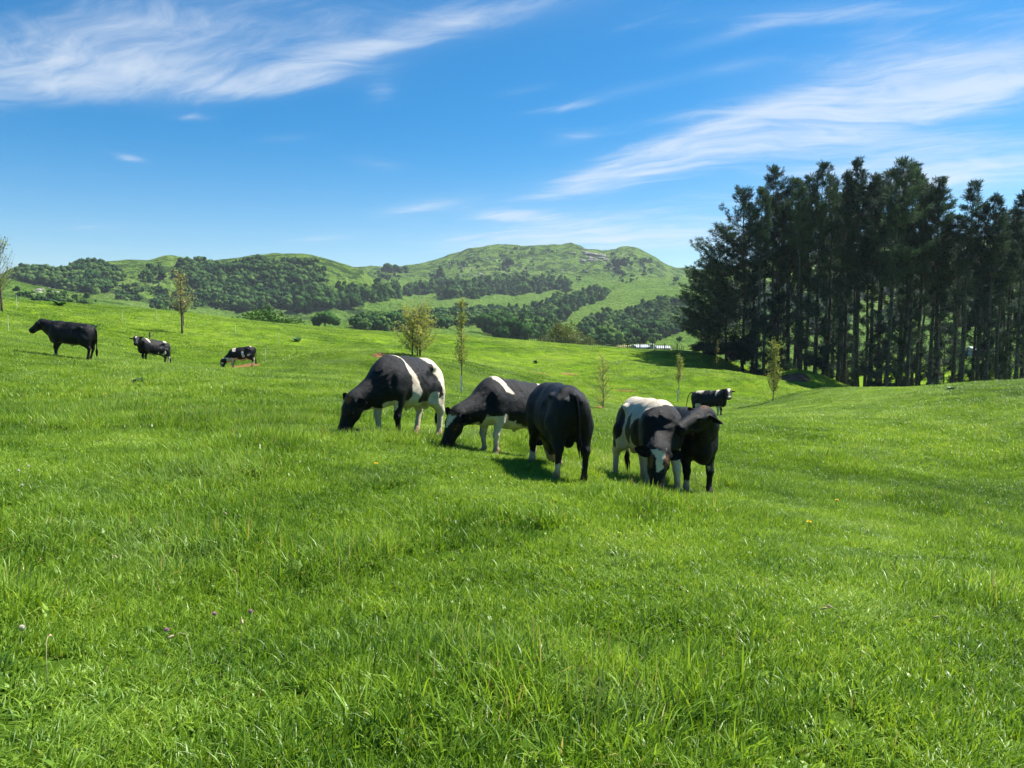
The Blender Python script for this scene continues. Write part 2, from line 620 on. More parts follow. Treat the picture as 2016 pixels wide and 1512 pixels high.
class Surface:
    def __init__(self, XY, Z, smooth=0.0):
        XY = np.asarray(XY, float)
        n = len(XY)
        K = tps(((XY[:, None] - XY[None]) ** 2).sum(-1)) + np.eye(n) * smooth
        P = np.c_[np.ones(n), XY]
        A = np.block([[K, P], [P.T, np.zeros((3, 3))]])
        sol = np.linalg.solve(A, np.r_[np.asarray(Z, float), 0, 0, 0])
        self.w, self.a, self.XY = sol[:n], sol[n:], XY

    def __call__(self, X, Y):
        X = np.asarray(X, float)
        Y = np.asarray(Y, float)
        z = self.a[0] + self.a[1] * X + self.a[2] * Y
        for (x, y), w in zip(self.XY, self.w):
            z = z + w * tps((X - x) ** 2 + (Y - y) ** 2)
        return z


# near paddock: points where feet, tree bases and brows touch the ground
near_px = [(785, 862, 13.7), (845, 857, 14.8), (980, 898, 13.1), (1053, 902, 14.0), (1071, 917, 11.9), (1125, 948, 10.8),
           (1300, 973, 11.8), (1255, 950, 13.0), (1385, 977, 11.9), (1345, 958, 13.0),
           (130, 705, 29), (300, 717, 39), (470, 727, 45), (1400, 820, 38),
           (5, 613, 52), (360, 657, 56), (820, 702, 46), (908, 775, 38), (1190, 806, 42), (1335, 790, 52), (1522, 790, 45),
           (2016, 1000, 14), (2016, 900, 19), (2016, 820, 25), (2016, 748, 36), (1880, 758, 38), (1740, 767, 40), (1620, 765, 46),
           (1400, 702, 84), (1560, 728, 76), (1450, 735, 66), (1540, 755, 58), (1200, 690, 95), (1330, 699, 92), (1000, 672, 100), (700, 654, 96), (500, 634, 86), (300, 610, 76), (150, 597, 70), (0, 589, 66),
           (0, 660, 36), (600, 760, 25), (600, 700, 46), (1000, 715, 66), (1150, 748, 58), (400, 800, 19), (0, 800, 18), (1500, 900, 17),
           (1008, 1250, 4.6), (400, 1200, 5.0), (1650, 1200, 5.2), (1650, 870, 21)]
near_pts = [at(*q) for q in near_px]
near_pts += [np.array(q, float) for q in [
    (0, 0, 0), (0, 2.8, -0.10), (-6, 0, 0.75), (6, 0, -0.8), (-14, 4, 1.35), (-30, 10, 2.3), (0, -12, 0.6), (15, 0, -1.5), (-20, -14, 2.6), (20, -14, -1.2),
    (32, 12, -1.6), (45, 40, -2.0), (-45, 40, 3.0), (-75, 60, 5.0), (60, 10, -2.5), (-70, 0, 4.5),
    # behind the right-hand brow and under the pines
    (22, 50, -4.2), (30, 52, -3.6), (38, 55, -3.4), (30, 66, -6.2), (40, 62, -5.4), (48, 68, -5.6), (25, 78, -4.6), (38, 80, -6.0), (52, 80, -6.2), (60, 100, -6.5), (35, 100, -6.0),
    (70, 60, -4.5),
    # beyond the far brow
    (-75, 100, 0.5), (-45, 118, -1.0), (-15, 130, -4.5), (10, 130, -7.5), (30, 125, -7.5), (-90, 80, 3.5), (0, 160, -10), (40, 160, -8.5), (-60, 150, -3), (80, 130, -7), (-120, 120, 0)]]
near_pts = np.array(near_pts)
near_surf = Surface(near_pts[:, :2] / 20, near_pts[:, 2], 0.0006)


def az_of(u):
    return math.atan((u - 1008) / FPX)


SKY_LEFT = [(-200, 560), (-80, 552), (0, 546), (30, 530), (46, 523), (60, 527), (78, 534), (100, 533), (125, 531), (150, 523), (180, 515), (200, 517), (225, 517), (262, 512), (290, 517),
            (315, 508), (336, 504), (355, 508), (380, 513), (430, 518), (460, 514), (500, 506), (540, 501), (570, 500), (610, 502), (640, 509), (665, 517), (690, 526), (720, 532)]
SKY_MID = [(770, 522), (800, 524), (826, 522), (850, 513), (880, 504), (910, 495), (940, 488), (985, 482), (1030, 485), (1060, 482), (1100, 484), (1128, 481), (1142, 486), (1165, 491),
           (1195, 493), (1215, 489), (1240, 487), (1257, 490), (1275, 497), (1295, 510), (1312, 521), (1345, 527), (1372, 530), (1420, 528)]
SKY_RIGHT = [(1500, 520), (1600, 505), (1700, 492), (1800, 480), (1900, 468), (1980, 460), (2016, 458), (2200, 455)]
far_px = []
for u, z in [(-300, 2), (0, 0), (400, -4), (800, -9), (1200, -14), (1500, -10), (1800, -7), (2300, -6)]:
    far_px.append((u, None, 200, z))
for u, v in [(-300, 590), (0, 600), (400, 630), (700, 650), (900, 662), (1100, 680), (1280, 692), (1500, 690), (1900, 690), (2300, 690)]:
    far_px.append((u, v, 330, None))
for u, v in [(-300, 545), (0, 557), (60, 560), (130, 574), (220, 595), (400, 622), (650, 638), (800, 638), (1000, 654), (1200, 668), (1350, 662), (1600, 655), (2000, 650), (2300, 650)]:
    far_px.append((u, v, 470, None))
for u, v in [(-300, 600), (0, 598), (130, 597), (250, 603), (400, 612)]:
    far_px.append((u, v, 560, None))
for u, v in [(-300, 580), (0, 572), (150, 570), (300, 580), (450, 598), (560, 606), (700, 618), (850, 612), (1000, 628), (1130, 630), (1250, 610), (1400, 600), (1700, 570), (2000, 545), (2300, 540)]:
    far_px.append((u, v, 660, None))
for u, v in SKY_LEFT:
    far_px.append((u, v, 810, None))
for u, v in [(800, 588), (900, 590), (1000, 600), (1100, 596), (1200, 580), (1300, 570), (1400, 562), (1600, 540), (1850, 510), (2100, 495)]:
    far_px.append((u, v, 860, None))
for u in (-300, -100, 100, 250, 400, 550, 650):
    far_px.append((u, 552, 1020, None))
for u, v in [(760, 553), (850, 563), (950, 562), (1050, 560), (1150, 562), (1300, 548), (1400, 543), (1550, 530)]:
    far_px.append((u, v, 1060, None))
for u, v in SKY_RIGHT:
    far_px.append((u, v, 1150, None))
for u, v in [(760, 534), (850, 540), (950, 527), (1050, 524), (1150, 524), (1230, 527), (1320, 541), (1420, 540)]:
    far_px.append((u, v, 1260, None))
for u, v in SKY_MID:
    far_px.append((u, v, 1450, None))
for u in (-300, 0, 300, 600, 900, 1200, 1500, 1800, 2200):
    far_px.append((u, 590, 1900, None))
    far_px.append((u, 620, 2900, None))
    far_px.append((u, 625, 4500, None))
FA, FL = 3.6, 1.55
fx, fz = [], []
for u, v, D, z in far_px:
    a = az_of(u)
    r = D / math.cos(a)
    if z is None:
        z = at(u, v, D)[2]
    fx.append((a * FA, math.log(r) * FL))
    fz.append(z)
far_surf = Surface(fx, fz, 0.00002)
AZMAX = R(46)


def H_far(az, r):
    aa = np.clip(az, -AZMAX, AZMAX)
    z = far_surf(aa * FA, np.log(r) * FL)
    t = np.clip((np.abs(az) - AZMAX) / R(110), 0, 1)
    t = t * t * (3 - 2 * t)
    z = z * (1 - t) + t * (np.clip((r - 250) / 900, 0, 1) * 60 * np.exp(-np.maximum(r - 1200, 0) / 1200) - 4)
    x, y = r * np.sin(az), r * np.cos(az)
    amp = np.clip((r - 180) / 700, 0, 1)
    P = np.stack([x / 70, y / 70, 0 * x], -1)
    rough = fbm(P, 4) * 10.0
    gul = np.abs(fbm(np.stack([x / 130 + 9, y / 260, 0 * x + 3], -1), 3)) * -7 + 1.5
    ledge = fbm(np.stack([x / 22, y / 22, z / 4.5], -1), 3) * 2.6
    crag = np.abs(fbm(np.stack([x / 48 + 4, y / 90, z / 60], -1), 3)) * -13.0 * np.clip((r - 950) / 200, 0, 1)
    # keep the skyline true: less relief right at the ridge rows
    damp = 1 - 0.75 * np.exp(-((r * np.cos(aa) - np.where(az < az_of(725), 810, np.where(az > az_of(1440), 1150, 1450))) / 60.0) ** 2)
    return z + amp * damp * (rough * 0.8 + gul + ledge + crag) + amp * fbm(np.stack([x / 26, y / 26, 0 * x + 7], -1), 3) * (1.8 + 4.2 * np.clip((r - 950) / 250, 0, 1))


def H(X, Y):
    X = np.asarray(X, float)
    Y = np.asarray(Y, float)
    r = np.sqrt(X * X + Y * Y) + 1e-6
    az = np.arctan2(X, Y)
    zn = near_surf(X / 20, Y / 20)
    P = np.stack([X, Y, 0 * X], -1)
    zn = zn + fbm(P / 1.6, 3) * 0.035 * np.clip(r / 4, 0, 1) + fbm(P / 7.0 + 5, 3) * 0.10 * np.clip(r / 12 - 0.6, 0, 1)
    # stock ledges on the steep face of the gully
    steep = np.exp(-(((X - 14) / 15) ** 2 + ((Y - 58) / 13) ** 2))
    zn = zn + steep * 0.10 * np.sin(zn * 9 + fbm(P / 5, 2) * 4)
    rr = np.maximum(r, 60)
    zf = H_far(az, rr)
    t = np.clip((r - 112) / 60, 0, 1)
    # behind and beside the camera the paddock blends away sooner
    t = np.maximum(t, np.clip((np.abs(az) - R(60)) / R(40), 0, 1) * np.clip((r - 55) / 50, 0, 1))
    t = t * t * (3 - 2 * t)
    return zn * (1 - t) + zf * t


def H1(x, y):
    return float(H(np.array([x]), np.array([y]))[0])


def normal_at(X, Y, e=0.35):
    nx = (H(X - e, Y) - H(X + e, Y)) / (2 * e)
    ny = (H(X, Y - e) - H(X, Y + e)) / (2 * e)
    n = np.stack([nx, ny, np.ones_like(nx)], -1)
    return n / np.linalg.norm(n, axis=-1, keepdims=True)


def polar_grid(az, rad, name, mat, scrub=None):
    A, RR = np.meshgrid(az, rad, indexing='ij')
    X, Y = RR * np.sin(A), RR * np.cos(A)
    Z = H(X, Y)
    na, nr = A.shape
    V = np.stack([X, Y, Z], -1).reshape(-1, 3)
    idx = np.arange(na * nr).reshape(na, nr)
    closed = abs((az[-1] - az[0]) - 2 * math.pi) < 1e-6
    F = np.stack([idx[:-1, :-1], idx[:-1, 1:], idx[1:, 1:], idx[1:, :-1]], -1).reshape(-1, 4)[:, ::-1]
    me = mesh_from(name, V, np.ascontiguousarray(F), True, mat)
    return me, A, RR, Z


az_fine = np.linspace(R(-48), R(48), 520)
az_side = np.r_[np.linspace(R(-180), R(-48), 70)[:-1], az_fine, np.linspace(R(48), R(180), 70)[1:]]
rad_near = np.r_[0.15, np.geomspace(0.6, 176, 250)]
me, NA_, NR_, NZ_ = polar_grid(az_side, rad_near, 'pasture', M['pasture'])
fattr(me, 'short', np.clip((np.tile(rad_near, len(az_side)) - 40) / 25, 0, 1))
pasture = tag(link('pasture', me), 'green sloping paddock ground in the foreground', kind='structure')

rad_far = np.r_[np.geomspace(170, 1600, 250), np.geomspace(1640, 6000, 30)]
me, FA_, FR_, FZ_ = polar_grid(az_side, rad_far, 'hills', M['hill'])
# the hills sheet starts just under the paddock's edge
co = np.empty(len(me.vertices) * 3, dtype=np.float32)
me.vertices.foreach_get('co', co)
co = co.reshape(-1, 3)
rr_ = np.sqrt(co[:, 0] ** 2 + co[:, 1] ** 2)
co[:, 2] -= np.clip((178 - rr_) / 8, 0, 1) * 1.0
me.vertices.foreach_set('co', co.ravel())
# rough scrubby faces: where the photograph shows broken ground
azv = np.arctan2(co[:, 0], co[:, 1])
uu = 1008 + np.tan(np.clip(azv, -1.3, 1.3)) * FPX
dist = rr_ * np.cos(np.clip(azv, -1.3, 1.3))
elev_v = 640 - (co[:, 2] - CAMH) / np.maximum(dist, 1) * FPX
scr = np.clip((dist - 560) / 150, 0, 1) * (uu < 720) + np.clip((dist - 1050) / 150, 0, 1) * (uu >= 720) * 0.75 + 0.12 + 0.5 * np.exp(-((dist - 450) / 70) ** 2) * (uu < 300)
fattr(me, 'scrub', np.clip(scr, 0, 1))
hills = tag(link('hills', me), 'green valley floor and rugged grassy hills behind the paddock', kind='structure')

# fast heights read off the two sheets
ALL_R = np.r_[rad_near[rad_near < 169], rad_far]
ALL_Z = np.concatenate([NZ_[:, rad_near < 169], FZ_], 1)


def H(X, Y):
    X = np.asarray(X, float)
    Y = np.asarray(Y, float)
    r = np.clip(np.sqrt(X * X + Y * Y), 0.16, 5900)
    a = np.arctan2(X, Y)
    i = np.clip(np.searchsorted(az_side, a) - 1, 0, len(az_side) - 2)
    j = np.clip(np.searchsorted(ALL_R, r) - 1, 0, len(ALL_R) - 2)
    ta = np.clip((a - az_side[i]) / (az_side[i + 1] - az_side[i]), 0, 1)
    tr = np.clip((r - ALL_R[j]) / (ALL_R[j + 1] - ALL_R[j]), 0, 1)
    return (ALL_Z[i, j] * (1 - ta) + ALL_Z[i + 1, j] * ta) * (1 - tr) + (ALL_Z[i, j + 1] * (1 - ta) + ALL_Z[i + 1, j + 1] * ta) * tr


# ray onto the far ground
fine_mask = (az_side >= R(-46)) & (az_side <= R(46))
G_AZ = az_side[fine_mask]
G_Z = FZ_[fine_mask]
G_EL = (G_Z - CAMH) / rad_far[None, :]


def hit_far(u, v, rmin=170.0):
    d = ray_dir(u, v)
    a = math.atan2(d[0], d[1])
    el = d[2] / math.hypot(d[0], d[1])
    i = int(np.clip(np.searchsorted(G_AZ, a), 1, len(G_AZ) - 1))
    row = G_EL[i]
    ok = np.nonzero((row >= el) & (rad_far >= rmin) & (rad_far < 1800))[0]
    if len(ok) == 0:
        return None
    j = ok[0]
    r = rad_far[j]
    return np.array([r * math.sin(a), r * math.cos(a), H1(r * math.sin(a), r * math.cos(a))])


def hit_near(u, v, dmin=2.0, dmax=150.0):
    d = ray_dir(u, v)
    D = np.geomspace(dmin, dmax, 400)
    k = D / d[1]
    X, Y, Z = d[0] * k, d[1] * k, CAMH + d[2] * k
    hh = H(X, Y)
    ok = np.nonzero(hh >= Z)[0]
    if len(ok) == 0:
        return None
    j = ok[0]
    return np.array([X[j], Y[j], hh[j]])

# ------------------------------------------------------------------ bulls: one continuous body from a smooth signed field
def smin(a, b, k):
    h = np.clip(0.5 + 0.5 * (b - a) / k, 0, 1)
    return b + (a - b) * h - k * h * (1 - h)


def surface_nets(d, org, h):
    s = d < 0
    c = [s[i:s.shape[0] - 1 + i, j:s.shape[1] - 1 + j, k:s.shape[2] - 1 + k] for i in (0, 1) for j in (0, 1) for k in (0, 1)]
    cnt = sum(x.astype(np.int8) for x in c)
    act = (cnt > 0) & (cnt < 8)
    ii, jj, kk = np.nonzero(act)
    n = len(ii)
    corner = {}
    for a in (0, 1):
        for b in (0, 1):
            for e in (0, 1):
                corner[(a, b, e)] = d[ii + a, jj + b, kk + e]
    acc = np.zeros((n, 3))
    num = np.zeros(n)
    edges = []
    for a in (0, 1):
        for b in (0, 1):
            edges += [((0, a, b), (1, a, b)), ((a, 0, b), (a, 1, b)), ((a, b, 0), (a, b, 1))]
    for p, q in edges:
        dp, dq = corner[p], corner[q]
        x = (dp < 0) != (dq < 0)
        t = np.where(x, dp / np.where(x, dp - dq, 1), 0)
        pt = np.array(p)[None] + t[:, None] * (np.array(q) - np.array(p))[None]
        acc += np.where(x[:, None], pt, 0)
        num += x
    V = (np.stack([ii, jj, kk], -1) + acc / num[:, None]) * h + org
    idm = -np.ones(act.shape, dtype=np.int64)
    idm[ii, jj, kk] = np.arange(n)
    F = []
    for ax in range(3):
        lo = [slice(None)] * 3
        hi = [slice(None)] * 3
        lo[ax] = slice(0, -1)
        hi[ax] = slice(1, None)
        cr = s[tuple(lo)] != s[tuple(hi)]
        inside = s[tuple(lo)]
        a1, a2 = (ax + 1) % 3, (ax + 2) % 3
        e = np.array(np.nonzero(cr)).T
        ok = (e[:, a1] > 0) & (e[:, a2] > 0) & (e[:, a1] < d.shape[a1] - 1) & (e[:, a2] < d.shape[a2] - 1)
        e = e[ok]
        ins = inside[tuple(e.T)]
        q = []
        for (o1, o2) in ((-1, -1), (0, -1), (0, 0), (-1, 0)):
            f = e.copy()
            f[:, a1] += o1
            f[:, a2] += o2
            q.append(idm[tuple(f.T)])
        q = np.stack(q, -1)
        q[~ins] = q[~ins][:, ::-1]
        F.append(q)
    F = np.concatenate(F)
    return V, F[(F >= 0).all(1)]


class Field:
    def __init__(self, lo, hi, h):
        self.h = h
        self.lo = np.array(lo, float)
        self.n = np.ceil((np.array(hi) - self.lo) / h).astype(int) + 1
        self.ax = [self.lo[i] + h * np.arange(self.n[i]) for i in range(3)]
        self.d = np.full(self.n, 1.0, dtype=np.float32)

    def region(self, lo, hi, m=0.17):
        sl = []
        for i in range(3):
            a = int(max(0, math.floor((lo[i] - m - self.lo[i]) / self.h)))
            b = int(min(self.n[i], math.ceil((hi[i] + m - self.lo[i]) / self.h) + 1))
            if b <= a:
                return None
            sl.append(slice(a, b))
        g = np.meshgrid(*[self.ax[i][sl[i]].astype(np.float32) for i in range(3)], indexing='ij')
        return tuple(sl), g

    def put(self, sl, d, k):
        self.d[sl] = smin(self.d[sl], d.astype(np.float32), k)

    def ell(self, c, r, k=0.08, rot=None):
        """ellipsoid with axes rot (columns)"""
        c = np.array(c, float)
        m = max(r)
        ext = np.array(r, float) if rot is None else np.sqrt(((np.array(rot) * np.array(r)) ** 2).sum(1))
        rg = self.region(c - ext, c + ext)
        if rg is None:
            return
        sl, (x, y, z) = rg
        p = [x - c[0], y - c[1], z - c[2]]
        if rot is not None:
            q = np.array(rot)
            p = [p[0] * q[0, i] + p[1] * q[1, i] + p[2] * q[2, i] for i in range(3)]
        k0 = np.sqrt(sum((p[i] / r[i]) ** 2 for i in range(3)))
        k1 = np.sqrt(sum((p[i] / r[i] ** 2) ** 2 for i in range(3)))
        self.put(sl, k0 * (k0 - 1) / np.maximum(k1, 1e-5), k)

    def cut(self, c, r, k=0.06):
        c = np.array(c, float)
        rg = self.region(c - np.array(r), c + np.array(r), 0.1)
        if rg is None:
            return
        sl, (x, y, z) = rg
        p = [x - c[0], y - c[1], z - c[2]]
        k0 = np.sqrt(sum((p[i] / r[i]) ** 2 for i in range(3)))
        k1 = np.sqrt(sum((p[i] / r[i] ** 2) ** 2 for i in range(3)))
        d = (k0 * (k0 - 1) / np.maximum(k1, 1e-5)).astype(np.float32)
        self.d[sl] = -smin(-self.d[sl], d, k)

    def cone(self, a, b, ra, rb, k=0.05, sy=1.0):
        a, b = np.array(a, float), np.array(b, float)
        m = max(ra, rb)
        rg = self.region(np.minimum(a, b) - m, np.maximum(a, b) + m)
        if rg is None:
            return
        sl, (x, y, z) = rg
        s = np.array([1, sy, 1.0])
        A, B = a * s, b * s
        ba = B - A
        px, py, pz = x - A[0], y * sy - A[1], z - A[2]
        t = np.clip((px * ba[0] + py * ba[1] + pz * ba[2]) / float(ba @ ba), 0, 1)
        d = np.sqrt((px - ba[0] * t) ** 2 + (py - ba[1] * t) ** 2 + (pz - ba[2] * t) ** 2) - (ra + (rb - ra) * t)
        self.put(sl, d / (1 if sy <= 1 else sy ** 0.5), k)


def blob(P, c, r, e=1.0):
    q = ((P - np.array(c)) / np.array(r)) ** 2
    return (1 - np.sqrt(q.sum(-1))) * e * float(min(r)) * 2.2


LEG_NAMES = ('front_left', 'front_right', 'hind_left', 'hind_right')


def build_bull(label, u, D, psi, size, pose, pattern, h=0.018, seed=0):
    x0 = (u - 1008) / FPX * D
    y0 = D
    cps, sps = math.cos(psi), math.sin(psi)

    def to_world(lx, ly):
        return x0 + size * (lx * cps - ly * sps), y0 + size * (lx * sps + ly * cps)
    z0 = H1(x0, y0)

    def gz(lx, ly):
        wx, wy = to_world(lx, ly)
        return (H1(wx, wy) - z0) / size
    step = pose.get('step', {})
    feet = {}
    for nm, (lx, ly) in {'front_left': (0.50, 0.20), 'front_right': (0.50, -0.20), 'hind_left': (-0.70, 0.20), 'hind_right': (-0.70, -0.20)}.items():
        dx, dy = step.get(nm, (0, 0))
        feet[nm] = np.array([lx + dx, ly + dy, gz(lx + dx, ly + dy)])
    zf = (feet['front_left'][2] + feet['front_right'][2]) / 2
    zr = (feet['hind_left'][2] + feet['hind_right'][2]) / 2
    kx = (zf - zr) / 1.2
    zm = (zf + zr) / 2 + 0.1 * kx

    def T(p):
        return np.array([p[0], p[1], p[2] + zm + kx * p[0]])
    # head and neck
    f_graze = pose.get('graze', False)
    Pp = np.array(pose['poll'], float)
    Mm = np.array(pose['muzzle'], float)
    if f_graze:
        g = gz(Mm[0], Mm[1])
        Mm[2] += g
        Pp[2] += g
    else:
        Pp, Mm = T(Pp), T(Mm)
    fw = Mm - Pp
    fw /= np.linalg.norm(fw)
    up = np.array(pose.get('up', (0, 0, 1)), float)
    up = up - fw * (up @ fw)
    up /= np.linalg.norm(up)
    sd = np.cross(up, fw)             # bull's left
    HM = np.stack([fw, sd, up], 1)    # head frame

    HS = 1.16                         # a bull's head is heavy

    def hp(a, b, c):
        return Pp + (fw * a + sd * b + up * c) * HS
    Mm = Pp + fw * 0.52 * HS
    hl = 0.52
    lo = np.minimum.reduce([[-1.02, -0.5, -0.1 + min(zr, zf, 0)], Pp - 0.3, Mm - 0.18])
    hi = np.maximum.reduce([[0.95, 0.5, 1.55 + max(zf, zr, 0) + abs(kx)], Pp + 0.3, Mm + 0.18])
    fl = Field(lo, hi, h)
    fat = pose.get('fat', 1.0)
    # torso
    fl.ell(T((-0.08, 0, 0.96)), (0.80, 0.330 * fat, 0.385), 0.10)
    fl.ell(T((0.46, 0, 0.97)), (0.36, 0.30 * fat, 0.405), 0.10)
    fl.ell(T((-0.12, 0, 0.84)), (0.56, 0.325 * fat, 0.30), 0.10)
    fl.ell(T((-0.62, 0, 1.05)), (0.34, 0.262 * fat, 0.32), 0.10)
    fl.cone(T((0.46, 0, 1.20)), T((0.05, 0, 1.235)), 0.15, 0.15, 0.12)
    fl.cone(T((0.0, 0, 1.245)), T((-0.60, 0, 1.25)), 0.145, 0.16, 0.10)
    fl.ell(T((-0.83, 0, 1.27)), (0.12, 0.07, 0.075), 0.08)
    fl.ell(T((0.66, 0, 0.72)), (0.20, 0.135, 0.22), 0.10)
    for s in (1, -1):
        fl.ell(T((0.50, s * 0.215 * fat, 0.92)), (0.19, 0.10, 0.30), 0.07)
        fl.ell(T((0.60, s * 0.17 * fat, 0.80)), (0.15, 0.12, 0.17), 0.07)
        fl.ell(T((-0.66, s * 0.185 * fat, 0.90)), (0.245, 0.125, 0.35), 0.08)
        fl.ell(T((-0.49, s * 0.235 * fat, 1.245)), (0.10, 0.055, 0.060), 0.06)
        fl.ell(T((-0.86, s * 0.10, 1.20)), (0.06, 0.05, 0.05), 0.05)
        fl.ell(T((-0.84, s * 0.11, 1.08)), (0.09, 0.08, 0.16), 0.08)
    # legs
    for nm in LEG_NAMES:
        fx_, fy_, fz_ = feet[nm]
        s = 1 if 'left' in nm else -1
        if 'front' in nm:
            sh = T((0.50, s * 0.205, 0.78))
            el = T((0.47 + (fx_ - 0.5) * 0.15, s * 0.205, 0.63))
            kn = np.array([0.50 + (fx_ - 0.50) * 0.62 + 0.015, s * 0.20 + (fy_ - s * 0.2) * 0.6, 0.385 + fz_ + 0.3 * (el[2] - 0.63 - fz_)])
            ft = np.array([fx_ - 0.02, fy_, fz_ + 0.125])
            hf = np.array([fx_ + 0.02, fy_, fz_ + 0.055])
            fl.cone(sh, el, 0.125, 0.098, 0.06)
            fl.cone(el, kn, 0.092, 0.056, 0.04)
            fl.ell(kn, (0.062, 0.058, 0.075), 0.03)
            fl.cone(kn, ft, 0.051, 0.043, 0.03)
            fl.ell(ft, (0.052, 0.050, 0.05), 0.02)
            fl.cone(ft, hf, 0.045, 0.056, 0.02)
        else:
            hp_ = T((-0.60, s * 0.20, 0.88))
            st = T((-0.50, s * 0.215, 0.72))
            hk = np.array([-0.80 + (fx_ + 0.70) * 0.65, s * 0.20 + (fy_ - s * 0.2) * 0.6, 0.485 + fz_ + 0.35 * (T((-0.7, 0, 0.5))[2] - 0.5 - fz_)])
            ft = np.array([fx_ - 0.035, fy_, fz_ + 0.125])
            hf = np.array([fx_ + 0.01, fy_, fz_ + 0.055])
            fl.cone(hp_, st, 0.17, 0.135, 0.06)
            fl.cone(T((-0.70, s * 0.19, 0.80)), hk + np.array([0.02, 0, 0.03]), 0.150, 0.066, 0.06)
            fl.cone(st, hk + np.array([0.02, 0, 0.02]), 0.115, 0.060, 0.05)
            fl.ell(hk, (0.064, 0.055, 0.078), 0.03)
            fl.cone(hk, ft, 0.053, 0.043, 0.03)
            fl.ell(ft, (0.052, 0.050, 0.05), 0.02)
            fl.cone(ft, hf, 0.045, 0.056, 0.02)
    # underside of a bull
    fl.cone(T((-0.10, 0, 0.60)), T((-0.02, 0, 0.485)), 0.06, 0.026, 0.06)
    fl.cone(T((-0.60, 0, 0.76)), T((-0.60, 0, 0.57)), 0.07, 0.075, 0.05)
    # neck
    nb = T((0.54, 0, 0.99 - (0.03 if f_graze else 0.0)))
    nk = Pp - fw * 0.02 - up * 0.06
    mid = (nb + nk) / 2 + np.array(pose.get('neck_mid', (0.0, 0, 0.0)), float) + (np.array([-0.05, 0, -0.05]) if f_graze else 0)
    nr = pose.get('neck', 1.0)
    fl.cone(nb, mid, 0.290 * nr, 0.215 * nr, 0.12, 0.98)
    fl.cone(mid, nk, 0.215 * nr, 0.16, 0.09, 0.98)
    fl.cone(T((0.38, 0, 1.19)), nk + up * 0.04, 0.155, 0.105, 0.10)
    lowb = T((0.66, 0, 0.86))
    fl.cone(lowb, (lowb + hp(0.10, 0, -0.16)) / 2, 0.17, 0.12, 0.12, 1.3)
    fl.cone((lowb + hp(0.10, 0, -0.16)) / 2, hp(0.10, 0, -0.12), 0.12, 0.08, 0.10, 1.3)
    # head
    fl.ell(hp(0.085, 0, -0.01), tuple(q * HS for q in (0.165, 0.136, 0.128)), 0.05, HM)
    fl.ell(hp(0.0, 0, 0.045), tuple(q * HS for q in (0.075, 0.085, 0.07)), 0.05, HM)
    fl.cone(hp(0.14, 0, -0.01), hp(hl - 0.10, 0, -0.015), 0.120 * HS, 0.090 * HS, 0.05)
    fl.cone(hp(0.10, 0, -0.10), hp(hl - 0.12, 0, -0.07), 0.085 * HS, 0.052 * HS, 0.05)
    fl.ell(hp(hl - 0.065, 0, -0.025), tuple(q * HS for q in (0.080, 0.108, 0.086)), 0.04, HM)
    fl.ell(hp(hl - 0.085, 0, -0.085), tuple(q * HS for q in (0.06, 0.062, 0.045)), 0.03, HM)
    for s in (1, -1):
        fl.ell(hp(0.165, s * 0.092, 0.045), tuple(q * HS for q in (0.055, 0.036, 0.036)), 0.03, HM)
        fl.ell(hp(0.20, s * 0.078, -0.075), tuple(q * HS for q in (0.10, 0.040, 0.065)), 0.04, HM)
        fl.ell(hp(hl - 0.045, s * 0.048, 0.018), tuple(q * HS for q in (0.034, 0.03, 0.028)), 0.02, HM)
        fl.ell(hp(0.04, s * 0.115, 0.01), tuple(q * HS for q in (0.045, 0.05, 0.045)), 0.03, HM)
    # hollows: flank in front of the hip, behind the shoulder blade, between neck and shoulder, above the hock
    for s in (1, -1):
        fl.cut(T((-0.35, s * 0.42 * fat, 1.11)), (0.18, 0.15, 0.15), 0.06)
        fl.cut(T((0.24, s * 0.445 * fat, 0.98)), (0.09, 0.13, 0.30), 0.05)
        fl.cut(T((0.74, s * 0.40, 0.98)), (0.08, 0.16, 0.26), 0.06)
        fl.cut(T((-0.38, s * 0.40, 0.68)), (0.12, 0.16, 0.14), 0.06)
        fl.cut(hp(0.30, s * 0.165, -0.01), (0.12, 0.07, 0.06), 0.03)
    # skin that is not quite smooth
    gx, gy, gzz = np.meshgrid(*[a.astype(np.float32) for a in fl.ax], indexing='ij')
    near = np.abs(fl.d) < 0.06
    pts = np.stack([gx[near], gy[near], gzz[near]], -1)
    hn = fbm(pts * np.array([4.5, 4.5, 3.0]) + seed * 3.1, 3)
    ribs = np.sin((pts[:, 0] - 0.35 * (pts[:, 2] - 0.9)) * 2 * math.pi / 0.115) * 0.0018 * np.clip(1 - np.abs(pts[:, 0] + 0.02) / 0.32, 0, 1) * (np.abs(pts[:, 1]) > 0.2)
    fold = np.sin((pts[:, 0] + pts[:, 2]) * 2 * math.pi / 0.085 + hn * 3) * 0.004 * np.clip(1 - np.abs(pts[:, 0] - 0.80) / 0.16, 0, 1)
    fl.d[near] += (hn * 0.014 + ribs + fold * 1.4).astype(np.float32)
    V, F = surface_nets(fl.d, fl.lo, h)
    me = mesh_from('body', V * size, F, True, M['hide'])
    # coat pattern, in unposed torso coordinates and head coordinates
    Q = V.copy()
    Q[:, 2] -= zm + kx * Q[:, 0]
    hc = (V - Pp) @ HM / HS
    on_head = (hc[:, 0] > -0.12) & (hc[:, 0] < hl + 0.1) & (np.abs(hc[:, 1]) < 0.2) & (np.abs(hc[:, 2]) < 0.24) & (V[:, 0] > 0.55)
    jit = fbm(V * 9 + seed, 3) * 0.060
    Qn = Q + (fbm(V * 3.2 + seed + 40, 3) * 0.05)[:, None]
    gl = np.full(len(V), 0.0)
    for nm in LEG_NAMES:
        f = feet[nm]
        dd = np.hypot(V[:, 0] - f[0], V[:, 1] - f[1])
        gl = np.where(dd < 0.24, f[2], gl)
